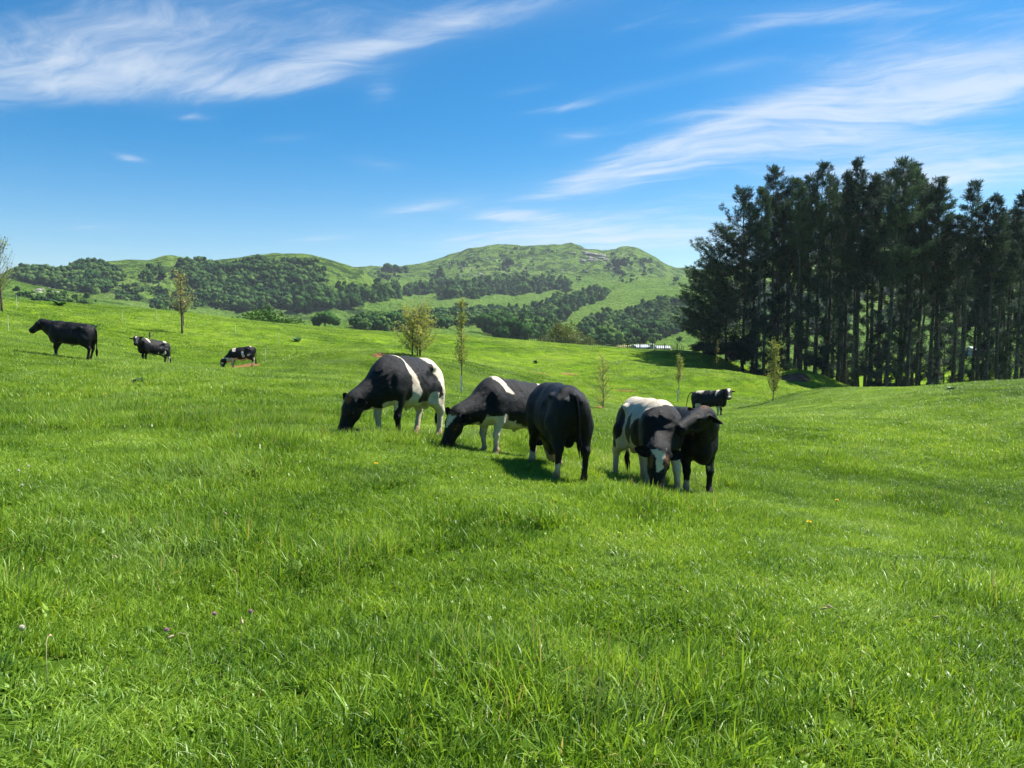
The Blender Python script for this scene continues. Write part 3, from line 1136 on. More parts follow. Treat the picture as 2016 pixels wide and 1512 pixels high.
    zg = V[:, 2] - gl
    wf, bf = pattern(Qn, hc, on_head, zg, V, hl)
    fattr(me, 'white', np.clip(wf + jit, -0.4, 0.4))
    fattr(me, 'brown', bf)
    low = np.clip(1 - zg / 0.55, 0, 1) * (V[:, 2] < 0.75 + gl)
    fattr(me, 'low', low)
    root = bpy.data.objects.new('bull', None)
    COL.objects.link(root)
    root.location = (x0, y0, z0)
    root.rotation_euler = (0, 0, psi)
    tag(root, label, 'bull', 'bulls grazing in the paddock')
    link('body', me, root)
    # ears
    for s in (1, -1):
        e0 = hp(0.035, s * 0.135, 0.015)
        edir = sd * s * 0.96 + up * pose.get('ear_up', -0.10) - fw * pose.get('ear_back', 0.22)
        edir /= np.linalg.norm(edir)
        face = (fw * 0.25 + up * 0.85) if f_graze else (fw * 0.8 - up * 0.35)
        face -= edir * (face @ edir)
        face /= np.linalg.norm(face)
        wid = np.cross(edir, face)
        VV, FF = [], []
        nl, nw = 9, 7
        for side in (0, 1):
            for i in range(nl):
                t = i / (nl - 1)
                wdt = 0.070 * math.sin(math.pi * min(1, 0.18 + t * 0.82)) ** 0.7 + 0.010 * (1 - t)
                for j in range(nw):
                    q = j / (nw - 1) * 2 - 1
                    cup = 0.030 * (q * q - 1) * (1 - t * 0.4) - (0.010 * (1 - q * q) if side else 0)
                    VV.append(tuple((e0 + edir * (t * 0.235 - 0.02) + wid * wdt * q * 1.05 + face * cup) * size))
        for side in (0, 1):
            o = side * nl * nw
            for i in range(nl - 1):
                for j in range(nw - 1):
                    f = (o + i * nw + j, o + i * nw + j + 1, o + (i + 1) * nw + j + 1, o + (i + 1) * nw + j)
                    FF.append(f if side == 0 else f[::-1])
        link('ear', mesh_from('ear', VV, FF, True, M['black_hair']), root)
        # eyes
        ec = hp(0.185, s * 0.113, 0.022) * size
        mb = MB()
        rings = [(ec + sd * s * size * 0.0235 * math.sin(a)) for a in np.linspace(-1.4, 1.4, 7)]
        mb.tube([tuple(p) for p in rings], [0.0245 * size * math.cos(a) for a in np.linspace(-1.4, 1.4, 7)], 10)
        link('eye', mb.mesh('eye', M['eye'], True), root)
    # hooves: two claws each
    pale = pose.get('pale_hooves', ())
    for nm in LEG_NAMES:
        f = feet[nm]
        mb = MB()
        for s in (-1, 1):
            rings = []
            for zz_, fr, bk, wd in ((0.0, 0.098, -0.050, 0.044), (0.022, 0.090, -0.050, 0.043), (0.075, 0.055, -0.048, 0.036)):
                ring = []
                for k in range(10):
                    t = 2 * math.pi * k / 10
                    cxx = math.cos(t)
                    ring.append((f[0] + 0.015 + (fr if cxx > 0 else -bk) * cxx, f[1] + s * 0.031 + wd * 0.78 * math.sin(t), f[2] + zz_ - 0.012))
                rings.append(ring)
            VV = [tuple(np.array(p) * size) for r_ in rings for p in r_]
            FF = [(a * 10 + k, a * 10 + (k + 1) % 10, (a + 1) * 10 + (k + 1) % 10, (a + 1) * 10 + k) for a in range(2) for k in range(10)]
            FF += [tuple(range(10))[::-1], tuple(range(20, 30))]
            mb.add((VV, FF))
        link('hoof', mb.mesh('hoof', M['pale_hoof'] if nm in pale else M['hoof'], True), root)
    # tail with its brush
    tl = [np.array(p, float) for p in pose.get('tail', [(-0.88, 0, 1.30), (-0.97, 0, 1.22), (-1.00, 0, 1.05), (-0.99, 0, 0.80), (-0.98, 0.01, 0.58), (-0.98, 0.01, 0.45)])]
    tl = [T(p) for p in tl]
    pts = []
    for i in range(len(tl) - 1):
        for t in (0, 0.33, 0.66):
            pts.append(tl[i] * (1 - t) + tl[i + 1] * t)
    pts.append(tl[-1])
    for _ in range(2):
        pts = [pts[0]] + [(pts[i - 1] + pts[i] * 2 + pts[i + 1]) / 4 for i in range(1, len(pts) - 1)] + [pts[-1]]
    rad = [(0.029 - 0.015 * i / (len(pts) - 1)) * size for i in range(len(pts))]
    tail = link('tail', (lambda mb: mb.mesh('tail', M['white_hair'] if pose.get('white_tail') else M['black_hair'], True))(MB().tube([tuple(p * size) for p in pts], rad, 8)), root)
    mb = MB()
    rr = random.Random(seed + 5)
    end = pts[-1]
    dn = pts[-1] - pts[-3]
    dn /= np.linalg.norm(dn)
    for k in range(26):
        a, q = rr.uniform(0, 6.28), rr.uniform(0.2, 1)
        o = np.array([math.cos(a), math.sin(a), 0]) * 0.040 * q
        L = rr.uniform(0.20, 0.34)
        st = end - dn * rr.uniform(0.0, 0.10)
        mb.tube([tuple((st + o * 0.3) * size), tuple((st + o * 1.1 + dn * L * 0.5) * size), tuple((st + o * 0.8 + dn * L) * size)], [0.012 * size, 0.011 * size, 0.002 * size], 5)
    link('tail_brush', mb.mesh('tail_brush', M['black_hair'], True), tail)
    return root


def none(n):
    return np.full(n, -0.3)


def head_common(hc, on_head, amount=0.0, width=0.05, start=0.06, end=0.24, side=0.0):
    """white star or blaze on the forehead, in head coordinates (forward, left, up)"""
    c = (start + end) / 2
    w_ = width * np.clip(1.25 - (hc[:, 0] - start) / max(end - start, 1e-3) * 0.95, 0.15, 1.3)
    a = np.minimum(w_ - np.abs(hc[:, 1] - side), (end - start) / 2 - np.abs(hc[:, 0] - c))
    return np.where(on_head & (hc[:, 2] > 0.02), a * 1.6, -0.3)


def poll_brown(hc, on_head, c=(0.03, 0, 0.06), r=(0.11, 0.12, 0.1), e=1.0):
    return np.where(on_head, np.clip(blob(hc, c, r) / (min(r) * 2.2), -1, 1) * e, -1.0)


def under(Q, z=0.56, x0=-0.55, x1=0.45):
    return np.where((Q[:, 0] > x0) & (Q[:, 0] < x1), np.minimum(z - Q[:, 2], 0.24 - np.abs(Q[:, 1])), -0.3)


def leg_white(V, zg, lo, hi, front, side, edge=0.0):
    on = ((V[:, 0] > 0.15) if front else (V[:, 0] < -0.35)) & ((V[:, 1] * side) > 0.03)
    return np.where(on, np.minimum(hi - zg, zg - lo), -0.3)


def pat1(Q, hc, oh, zg, V, hl):
    x, y, z = Q.T
    body = ~oh & (x < 0.72)
    # oblique band behind the shoulder
    xc = 0.30 - (1.40 - z) * 0.42 + np.clip(0.85 - z, 0, 1) * 0.55
    hw = 0.040 + np.clip(1.25 - z, 0, 1) * 0.13
    band = np.where(body & (x > -0.3) & (x < 0.42), hw - np.abs(x - xc), -0.3)
    ridge = np.where(body & (x > 0.1) & (x < 0.62), np.minimum(0.052 - np.abs(x - (0.30 + (z - 1.34) * 1.2)), 0.14 - np.abs(y)), -0.3)
    rump = np.where(x < -0.2, np.minimum(-0.50 - x + np.clip(z - 1.15, -0.6, 1) * 0.45 + np.clip(0.62 - z, 0, 1) * 0.5, x + 0.90 + np.clip(0.95 - z, -0.1, 1) * 0.6), -0.3)
    w_ = np.maximum.reduce([band, ridge, rump, under(Q, 0.63, -0.7, 0.30), leg_white(V, zg, 0.0, 0.78, False, 1), leg_white(V, zg, 0, 0.78, False, -1),
                            leg_white(V, zg, 0.0, 0.68, True, -1), np.where(~oh, blob(Q, (0.58, 0.06, 0.56), (0.16, 0.10, 0.12)), -0.3),
                            np.where(~oh, blob(Q, (0.55, 0.16, 0.58), (0.07, 0.07, 0.12)), -0.3)])
    w_ = np.where(oh, np.maximum(blob(hc, (0.22, 0.06, -0.17), (0.13, 0.05, 0.05)), blob(hc, (0.10, -0.06, 0.07), (0.06, 0.02, 0.06))), w_)
    return w_, poll_brown(hc, oh, (0.03, 0.03, 0.10), (0.09, 0.07, 0.06), 0.7)


def pat2(Q, hc, oh, zg, V, hl):
    x, y, z = Q.T
    xc = 0.46 - (1.38 - z) * 0.75
    patch = np.where(~oh & (x < 0.7), np.minimum(0.085 - np.abs(x - xc), np.minimum(z - 1.16, 0.27 - np.abs(y - 0.10))), -0.3)
    rump = np.where(x < -0.3, np.minimum(0.10 - np.abs(x + 0.62), z - 1.33), -0.3)
    w_ = np.maximum.reduce([patch, rump, under(Q, 0.60, -0.6, 0.72), leg_white(V, zg, 0, 0.72, True, 1), leg_white(V, zg, 0, 0.66, True, -1),
                            leg_white(V, zg, 0, 0.72, False, 1), leg_white(V, zg, 0, 0.75, False, -1)])
    inner = np.where((V[:, 1] < -0.03) & (V[:, 0] > 0.2) & (zg < 0.5) & (zg > 0.2) & (V[:, 1] < -0.19), -0.1, 0.4)
    w_ = np.minimum(w_, inner)
    w_ = np.where(oh, head_common(hc, oh, 1, 0.062, 0.04, 0.24), w_)
    return w_, np.maximum(poll_brown(hc, oh, (0.02, 0.04, 0.09), (0.06, 0.09, 0.05), 0.7), poll_brown(hc, oh, (0.17, 0.10, 0.03), (0.09, 0.05, 0.05), 0.5))


def pat3(Q, hc, oh, zg, V, hl):
    w_ = np.maximum.reduce([leg_white(V, zg, 0, 0.24, False, 1), np.where(V[:, 0] < -0.3, blob(np.c_[V[:, :2], zg], (-0.74, -0.12, 0.34), (0.07, 0.05, 0.10)), -0.3), leg_white(V, zg, 0, 0.22, True, 1), leg_white(V, zg, 0, 0.16, True, -1)])
    return w_, np.full(len(Q), -1.0)


def pat4(Q, hc, oh, zg, V, hl):
    x, y, z = Q.T
    w_ = np.full(len(Q), 0.25)
    blk = np.maximum.reduce([
        np.where(x > 0.18, np.minimum((x - 0.36) + np.clip(1.1 - z, -0.3, 0.35) * 0.75 - np.clip(z - 1.22, 0, 0.3) * 1.1, 0.3), -0.3),
        blob(Q, (0.24, -0.34, 0.88), (0.22, 0.25, 0.25)), blob(Q, (-0.10, -0.36, 0.92), (0.12, 0.22, 0.26)),
        blob(Q, (-0.62, -0.34, 1.02), (0.26, 0.22, 0.30)), blob(Q, (-0.18, 0.10, 1.38), (0.14, 0.07, 0.06)),
        blob(Q, (-0.84, 0.02, 1.28), (0.08, 0.05, 0.1)), blob(Q, (-0.3, 0.4, 0.95), (0.4, 0.3, 0.3)), blob(Q, (-0.66, -0.3, 0.72), (0.1, 0.16, 0.1))])
    lower = np.maximum.reduce([leg_white(V, zg, 0, 0.68, True, 1), leg_white(V, zg, 0, 0.66, True, -1)])
    w_ = np.maximum(np.minimum(w_, -blk), lower)
    w_ = np.where(oh, np.maximum(head_common(hc + (fbm(hc * 14, 2) * 0.03)[:, None], oh, 1, 0.062, 0.0, 0.27, -0.03), np.maximum(blob(hc, (hl - 0.02, -0.08, -0.02), (0.05, 0.05, 0.06)), blob(hc, (0.3, 0.1, -0.12), (0.12, 0.04, 0.05)))), w_)
    return w_, np.maximum(poll_brown(hc, oh, (0.14, 0.07, 0.10), (0.12, 0.04, 0.09), 0.7), poll_brown(hc, oh, (0.15, -0.11, 0.08), (0.14, 0.03, 0.08), 0.6))


def pat5(Q, hc, oh, zg, V, hl):
    w_ = np.maximum.reduce([leg_white(V, zg, 0, 0.24, True, -1) - 0.02, np.where(~oh, blob(V, (0.56, 0.17, 0.46), (0.05, 0.03, 0.05)), -0.3),
                            leg_white(V, zg, 0, 0.32, False, -1), leg_white(V, zg, 0, 0.32, False, 1)])
    w_ = np.where(oh, -0.3, w_)
    return w_, poll_brown(hc, oh, (0.0, 0.0, 0.10), (0.08, 0.09, 0.05), 0.35)


def pat6(Q, hc, oh, zg, V, hl):
    x, y, z = Q.T
    rump = np.where(x < 0, np.minimum(np.minimum(0.20 - np.abs(x + 0.48), z - 1.29 + x * 0.06), 0.3), -0.3)
    shoulder = np.where(~oh & (x > 0.2) & (x < 0.7), np.minimum(0.012 + (z - 1.12) * 0.22 - np.abs(x - 0.42), z - 1.12), -0.3)
    w_ = np.maximum.reduce([rump, shoulder, blob(Q, (-0.52, -0.24, 0.66), (0.14, 0.16, 0.17)), under(Q, 0.56, 0.0, 0.5), leg_white(V, zg, 0.0, 0.56, True, -1) - 0.02])
    w_ = np.where(oh, np.maximum(head_common(hc, oh, 1, 0.06, -0.03, 0.22), blob(hc, (hl - 0.06, 0, 0.03), (0.06, 0.06, 0.05))), w_)
    return w_, poll_brown(hc, oh, (0.08, 0.0, 0.1), (0.06, 0.05, 0.05), 0.5)


def pat7(Q, hc, oh, zg, V, hl):
    w_ = np.maximum(under(Q, 0.555, -0.5, 0.35), leg_white(V, zg, 0.0, 0.17, True, 1))
    return np.where(oh, -0.3, w_), np.full(len(Q), -1.0)


def pat8(Q, hc, oh, zg, V, hl):
    x, y, z = Q.T
    line = np.where(~oh & (x > 0.1) & (x < 0.65), np.minimum(0.035 + (z - 1.2) * 0.25 - np.abs(x - 0.40 + (1.38 - z) * 0.6), z - 1.12), -0.3)
    rump = np.where(x < -0.2, np.minimum(0.09 - np.abs(x + 0.62), z - 1.32), -0.3)
    w_ = np.maximum.reduce([line, rump, under(Q, 0.56, -0.2, 0.35), blob(Q, (-0.16, 0.30, 0.66), (0.03, 0.2, 0.09)), blob(Q, (-0.50, 0.28, 0.75), (0.07, 0.2, 0.13)),
                            leg_white(V, zg, 0, 0.56, False, 1) - 0.01])
    w_ = np.where(oh, np.maximum(head_common(hc, oh, 1, 0.05, 0.03, 0.15), blob(hc, (hl - 0.05, 0, 0.03), (0.04, 0.05, 0.04)) - 0.02), w_)
    return w_, poll_brown(hc, oh, (0.06, 0.0, 0.11), (0.07, 0.06, 0.05), 0.5)


def pat9(Q, hc, oh, zg, V, hl):
    x, y, z = Q.T
    w_ = np.maximum.reduce([np.where(~oh, np.minimum(0.11 - np.abs(x - 0.42 + (1.38 - z) * 0.3), z - 1.16), -0.3),
                            blob(Q, (-0.20, 0.33, 0.95), (0.08, 0.2, 0.15)), blob(Q, (-0.26, 0.32, 0.78), (0.09, 0.2, 0.10)), blob(Q, (-0.62, 0.25, 0.84), (0.14, 0.16, 0.10)),
                            under(Q, 0.60, -0.5, 0.4), leg_white(V, zg, 0.0, 0.74, True, 1), leg_white(V, zg, 0.0, 0.34, False, 1), leg_white(V, zg, 0, 0.6, False, -1), np.where(x < -0.5, np.minimum(0.06 - np.abs(x + 0.7), z - 1.33), -0.3)])
    w_ = np.where(oh, np.maximum(blob(hc, (0.12, 0.09, 0.0), (0.09, 0.07, 0.09)), blob(hc, (0.32, 0.05, 0.0), (0.1, 0.06, 0.05))), w_)
    return w_, np.full(len(Q), -1.0)


def build_bulls():
    build_bull('black bull with an oblique white band behind the shoulder and white rump, grazing', 797, 14.2, R(-117), 1.09,
               dict(graze=True, poll=(1.08, -0.24, 0.60), muzzle=(1.22, -0.36, 0.10), up=(0.9, -0.25, 0.5), step={'front_right': (0.04, 0.03), 'hind_left': (-0.02, 0), 'hind_right': (0.10, 0)}, fat=1.0), pat1, 0.017, 1)
    build_bull('grazing black bull with one white saddle patch on its withers and white front legs', 1010, 13.6, R(-140), 1.0,
               dict(graze=True, poll=(1.22, -0.02, 0.62), muzzle=(1.40, -0.10, 0.12), up=(0.85, 0.10, 0.5), step={'front_left': (0.06, 0), 'front_right': (0.02, 0), 'hind_left': (-0.06, 0), 'hind_right': (0.06, 0)},
                    pale_hooves=('front_left', 'hind_left')), pat2, 0.017, 2)
    build_bull('all black bull seen from behind, standing in front of the white-legged grazing bull', 1096, 11.3, R(104), 0.97,
               dict(graze=True, poll=(1.05, -0.24, 0.54), muzzle=(1.12, -0.34, 0.08), up=(0.9, -0.2, 0.4), step={'hind_left': (-0.02, 0.02), 'front_left': (0.10, 0.02)}, pale_hooves=('hind_right', 'front_right'), fat=0.98,
                    tail=[(-0.88, 0, 1.30), (-0.955, 0, 1.22), (-0.965, -0.02, 1.05), (-0.955, -0.03, 0.85), (-0.94, -0.05, 0.72), (-0.92, -0.06, 0.66)]), pat3, 0.017, 3)
    build_bull('mostly white-backed bull with black flank patches, facing the camera and grazing', 1279, 12.25, R(-79), 1.05,
               dict(graze=True, poll=(0.95, -0.20, 0.60), muzzle=(1.08, -0.29, 0.08), up=(0.9, -0.10, 0.45), step={'front_left': (0.05, 0.06), 'front_right': (0.02, 0.0), 'hind_right': (0.0, -0.08)}, white_tail=True, pale_hooves=('front_left', 'front_right'), fat=0.91), pat4, 0.017, 4)
    build_bull('all black bull standing head up, chest to the camera, beside the white-backed bull', 1351, 12.6, R(-78), 0.99,
               dict(poll=(0.90, -0.10, 1.33), muzzle=(1.04, -0.50, 1.18), up=(0.25, 0.0, 1.0), ear_back=0.25, ear_up=-0.30, step={'front_left': (0.04, 0), 'front_right': (0.03, 0)}, neck_mid=(0.02, 0.03, 0.02), neck=0.95, fat=0.90), pat5, 0.017, 5)
    build_bull('distant black bull with arched tail and white rump top, standing in the gully', 1399, 38.0, R(-32), 0.97,
               dict(poll=(0.98, -0.10, 1.34), muzzle=(1.13, -0.50, 1.02), up=(0.3, -0.3, 1.0), ear_up=0.02, step={'front_left': (0.05, 0)},
                    tail=[(-0.86, 0, 1.30), (-1.00, 0.02, 1.36), (-1.14, 0.03, 1.22), (-1.20, 0.03, 0.95), (-1.24, 0.03, 0.70), (-1.26, 0.03, 0.55)]), pat6, 0.024, 6)
    build_bull('all black bull standing in profile facing left, head raised, on the left slope', 142, 29.0, R(178), 0.99,
               dict(poll=(1.10, 0.02, 1.25), muzzle=(1.50, 0.02, 0.92), up=(0.5, 0, 1.0), neck=0.95, neck_mid=(0, 0, -0.02), step={'front_right': (0.28, 0), 'hind_right': (0.12, 0), 'front_left': (0.02, 0)}, pale_hooves=('front_left',)), pat7, 0.022, 7)
    build_bull('small black bull with a pale star, looking at the camera on the left slope', 302, 39.0, R(-128), 0.90,
               dict(poll=(0.98, 0.12, 1.33), muzzle=(1.18, 0.44, 1.02), up=(0.4, 0.3, 1.0), neck_mid=(0, 0.04, 0), step={'front_left': (0.05, 0)}), pat8, 0.024, 8)
    build_bull('black and white bull with its head down in the bare orange clay', 474, 45.0, R(184), 0.88,
               dict(graze=True, poll=(1.18, 0.06, 0.56), muzzle=(1.24, 0.10, 0.06), up=(0.9, 0.1, 0.2), step={'front_right': (0.1, 0), 'hind_left': (-0.04, 0)}), pat9, 0.024, 9)


build_bulls()

# ------------------------------------------------------------------ scattering (grass, woods): geometry-node instances of unlinked meshes
def proto_collection(name, meshes):
    c = bpy.data.collections.new(name)
    for i, me in enumerate(meshes):
        o = bpy.data.objects.new('%s_%02d' % (name, i), me)
        c.objects.link(o)
    return c


def scatter(name, coll, pts, rot, scl, idx):
    me = bpy.data.meshes.new(name)
    me.vertices.add(len(pts))
    me.vertices.foreach_set('co', np.asarray(pts, dtype=np.float32).ravel())
    for nm, arr in (('rot', rot), ('scl', scl)):
        a = me.attributes.new(nm, 'FLOAT_VECTOR', 'POINT')
        a.data.foreach_set('vector', np.asarray(arr, dtype=np.float32).ravel())
    a = me.attributes.new('idx', 'INT', 'POINT')
    a.data.foreach_set('value', np.asarray(idx, dtype=np.int32))
    ng = bpy.data.node_groups.new(name + '_nodes', 'GeometryNodeTree')
    ng.interface.new_socket('Geometry', in_out='INPUT', socket_type='NodeSocketGeometry')
    ng.interface.new_socket('Geometry', in_out='OUTPUT', socket_type='NodeSocketGeometry')
    gi = ng.nodes.new('NodeGroupInput')
    go = ng.nodes.new('NodeGroupOutput')
    iop = ng.nodes.new('GeometryNodeInstanceOnPoints')
    ci = ng.nodes.new('GeometryNodeCollectionInfo')
    ci.inputs['Collection'].default_value = coll
    ci.inputs['Separate Children'].default_value = True
    ci.inputs['Reset Children'].default_value = True

    def named(n, t):
        nd = ng.nodes.new('GeometryNodeInputNamedAttribute')
        nd.data_type = t
        nd.inputs['Name'].default_value = n
        return nd.outputs['Attribute']
    L = ng.links.new
    L(gi.outputs[0], iop.inputs['Points'])
    L(ci.outputs[0], iop.inputs['Instance'])
    iop.inputs['Pick Instance'].default_value = True
    L(named('idx', 'INT'), iop.inputs['Instance Index'])
    e2r = ng.nodes.new('FunctionNodeEulerToRotation')
    L(named('rot', 'FLOAT_VECTOR'), e2r.inputs[0])
    L(e2r.outputs[0], iop.inputs['Rotation'])
    L(named('scl', 'FLOAT_VECTOR'), iop.inputs['Scale'])
    L(iop.outputs[0], go.inputs[0])
    o = link(name, me)
    md = o.modifiers.new('scatter', 'NODES')
    md.node_group = ng
    return o


def slope_euler(N, psi):
    c, s = np.cos(-psi), np.sin(-psi)
    nx = N[:, 0] * c - N[:, 1] * s
    ny = N[:, 0] * s + N[:, 1] * c
    return np.stack([-np.arcsin(np.clip(ny, -1, 1)), np.arctan2(nx, N[:, 2]), psi], -1)


# ---- bare soil (the sward leaves these spots free)
SOILS = []


def soil_patch(u, v, D, hw, hd, label, mat='soil', rise=0.06, name='bare_clay'):
    if D is None:
        c = hit_near(u, v)
    else:
        c = at(u, v, D)
    cx, cy_ = c[0], c[1]
    SOILS.append((cx, cy_, hw, hd))
    n, m = 40, 6
    V = [(cx, cy_, H1(cx, cy_) + rise)]
    F = []
    seed = u * 0.37
    ts = np.linspace(0, 2 * math.pi, n, endpoint=False)
    edge = 1 + 0.38 * fbm(np.stack([np.cos(ts) * 1.6 + seed, np.sin(ts) * 1.6, 0 * ts], -1), 3)
    for j in range(1, m + 1):
        q = j / m
        X = cx + hw * edge * np.cos(ts) * q
        Y = cy_ + hd * edge * np.sin(ts) * q
        hgt = rise * (1 - q ** 4 * 2.0) + fbm(np.stack([X * 3, Y * 3, 0 * X], -1), 3) * rise * 0.8 * (1 - q)
        Z = H(X, Y) + hgt
        V += list(zip(X, Y, Z))
    for k in range(n):
        F.append((0, 1 + k, 1 + (k + 1) % n))
    for j in range(m - 1):
        a = 1 + j * n
        for k in range(n):
            k2 = (k + 1) % n
            F.append((a + k, a + n + k, a + n + k2, a + k2))
    o = link(name, mesh_from(name, V, F, True, M[mat]))
    tag(o, label, kind='structure')
    return o


soil_patch(470, 723, 45, 1.35, 1.9, 'patch of bare orange clay under the digging bull')
soil_patch(748, 699, None, 0.55, 1.3, 'bare orange clay bank left of the bushy sapling')
soil_patch(795, 699, None, 0.7, 0.6, 'strip of bare clay at the foot of the bushy sapling')
soil_patch(1118, 738, None, 0.9, 0.55, 'small orange clay slip above the black bull')
soil_patch(1060, 735, None, 1.1, 0.22, 'thin line of trodden soil along the slope')
soil_patch(1232, 770, None, 0.9, 0.25, 'trodden brown stock track left of the white-backed bull')
soil_patch(1180, 803, None, 0.34, 0.35, 'orange soil at the foot of the twiggy sapling')
soil_patch(1562, 745, None, 1.7, 1.6, 'bare brown soil beside the pines', 'dark_soil', 0.05, 'bare_soil')


def in_soil(X, Y, k=0.9):
    m = np.zeros(len(X), bool)
    for (cx, cy_, hw, hd) in SOILS:
        m |= ((X - cx) / (hw + 0.018 * cy_ - 0.3)) ** 2 + ((Y - cy_) / (hd + 0.018 * cy_ - 0.3)) ** 2 < k * k
    return m


# ---- grass
def grass_patch(name, seed, radius, n, h0, h1, width, broad=0.0, dryness=0.015, lean=0.5, mat='grass'):
    g = np.random.default_rng(seed)
    r = radius * np.sqrt(g.random(n))
    a = g.random(n) * 2 * math.pi
    bx, by = r * np.cos(a), r * np.sin(a)
    K = 18                               # blades gather in tufts
    tr_, ta_ = radius * np.sqrt(g.random(K)), g.random(K) * 2 * math.pi
    tx, ty = tr_ * np.cos(ta_), tr_ * np.sin(ta_)
    ki = g.integers(0, K, n)
    ox, oy = g.normal(0, radius * 0.10, n), g.normal(0, radius * 0.10, n)
    tuft = g.random(n) < 0.75
    bx, by = np.where(tuft, tx[ki] + ox, bx), np.where(tuft, ty[ki] + oy, by)
    th_ = g.uniform(0.65, 1.25, K)
    tl_ = g.normal(0.6, 1.3, K)
    hgt = h0 + (h1 - h0) * g.random(n) ** 1.4
    hgt = np.where(tuft, hgt * th_[ki], hgt)
    yaw = np.where(tuft, np.where(g.random(n) < 0.5, tl_[ki] + g.normal(0, 0.5, n), np.arctan2(oy, ox)), g.normal(0.6, 1.5, n))
    bend = np.abs(g.normal(0.45, 0.35, n)) * lean * 2
    wd = width * (0.6 + 0.8 * g.random(n))
    isb = g.random(n) < broad
    wd = np.where(isb, wd * 3.2, wd)
    hgt = np.where(isb, hgt * 0.62, hgt)
    bend = np.where(isb, bend + 0.5, bend)
    tw = g.normal(0, 0.9, n)
    lv = np.array([0, 0.36, 0.70, 1.0])
    V = np.zeros((n, 7, 3))
    dx, dy = np.cos(yaw), np.sin(yaw)
    px, py = -np.sin(yaw + tw), np.cos(yaw + tw)
    for i, t in enumerate(lv):
        ang = bend * t
        out = hgt * t * np.sin(ang * 1.15)
        upz = hgt * t * np.cos(ang * 0.85)
        cx, cy_ = bx + dx * out, by + dy * out
        ww = wd * 0.5 * np.where(isb, math.sin(math.pi * (0.15 + 0.8 * t)), (1.0, 0.95, 0.62, 0)[i])
        if i < 3:
            V[:, i * 2] = np.stack([cx - px * ww, cy_ - py * ww, upz - (0.015 if i == 0 else 0)], -1)
            V[:, i * 2 + 1] = np.stack([cx + px * ww, cy_ + py * ww, upz - (0.015 if i == 0 else 0)], -1)
        else:
            V[:, 6] = np.stack([cx, cy_, upz], -1)
    base = np.arange(n)[:, None] * 7
    tris = np.array([[0, 1, 3], [0, 3, 2], [2, 3, 5], [2, 5, 4], [4, 5, 6]])
    F = (base[:, None] + tris[None]).reshape(-1, 3)
    me = mesh_from(name, V.reshape(-1, 3), F, False, M[mat])
    fattr(me, 'tint', np.repeat(g.random(n), 7))
    fattr(me, 'dry', np.repeat((g.random(n) < dryness).astype(float), 7))
    return me


G_NEAR = proto_collection('near_grass', [grass_patch('near_grass', 100 + i, 0.20, 230, 0.045, 0.125, 0.0066, 0.22 if i % 3 == 0 else 0.03, 0.012, 0.5 + 0.15 * (i % 3)) for i in range(7)]
                         + [grass_patch('lush_grass', 120 + i, 0.19, 200, 0.07, 0.19, 0.0076, 0.03, 0.012, 0.75) for i in range(3)])
G_MID = proto_collection('mid_grass', [grass_patch('mid_grass', 140 + i, 0.46, 300, 0.05, 0.11, 0.0105, 0.02, 0.012, 0.5) for i in range(5)]
                        + [grass_patch('mid_lush', 150 + i, 0.42, 260, 0.07, 0.16, 0.012, 0.0, 0.03, 0.65) for i in range(3)])
G_FAR = proto_collection('far_grass', [grass_patch('far_grass', 160 + i, 1.05, 340, 0.05, 0.11, 0.030, 0.0, 0.02, 0.5, 'grass_short') for i in range(5)])


def lushness(X, Y):
    return fbm(np.stack([X / 1.9, Y / 1.9, 0 * X + 2.2], -1), 3)


def grass_points(d0, d1, per_m2, margin=1.6, power=0.0):
    """random points on the ground in the wedge in front of the camera, a little wider than the frame"""
    lim = math.tan(R(34)) * 1.06
    out = []
    edges = np.geomspace(d0, d1, 14)
    for a, b in zip(edges[:-1], edges[1:]):
        wmid = lim * b + margin
        dens = per_m2 * ((d0 / a) ** power)
        n = int(dens * 2 * wmid * (b - a))
        out.append(np.stack([rng.uniform(-wmid, wmid, n), rng.uniform(a, b, n)], -1))
    return np.concatenate(out)


def plant_grass(name, coll, nvar, nlush, P2, label, s0, s1):
    X, Y = P2[:, 0], P2[:, 1]
    keep = ~in_soil(X, Y)
    X, Y = X[keep], Y[keep]
    Z = H(X, Y)
    N = normal_at(X, Y)
    # nothing grows where the ground cannot be seen from anywhere near the photograph
    lu = lushness(X, Y)
    wind = fbm(np.stack([X / 3.5, Y / 3.5, 0 * X + 8], -1), 2) * 2.5
    psi = wind + rng.normal(0, 0.9, len(X)) - 0.6
    sc = (s0 + (s1 - s0) * rng.random(len(X))) * (1 + 0.22 * np.clip(lu, -0.6, 1.0))
    left = np.clip((-X - 2) / 8, 0, 1) * np.clip((Y - 7) / 8, 0, 1)
    hz = sc * (1 + 0.20 * left) * (1 + np.where(Y < 17, 0.80, 0.30) * np.clip(lu, -0.7, 1.0)) * np.clip(1 - (Y - 18) / 45, 0.55, 1)
    idx = rng.integers(0, nvar, len(X))
    islush = (lu + left * 0.25 + rng.normal(0, 0.08, len(X))) > 0.20
    idx = np.where(islush & (nlush > 0), nvar + rng.integers(0, max(nlush, 1), len(X)), idx)
    o = scatter(name, coll, np.stack([X, Y, Z], -1), slope_euler(N, psi), np.stack([sc, sc, hz], -1), idx)
    tag(o, label, 'grass', kind='stuff')
    return o


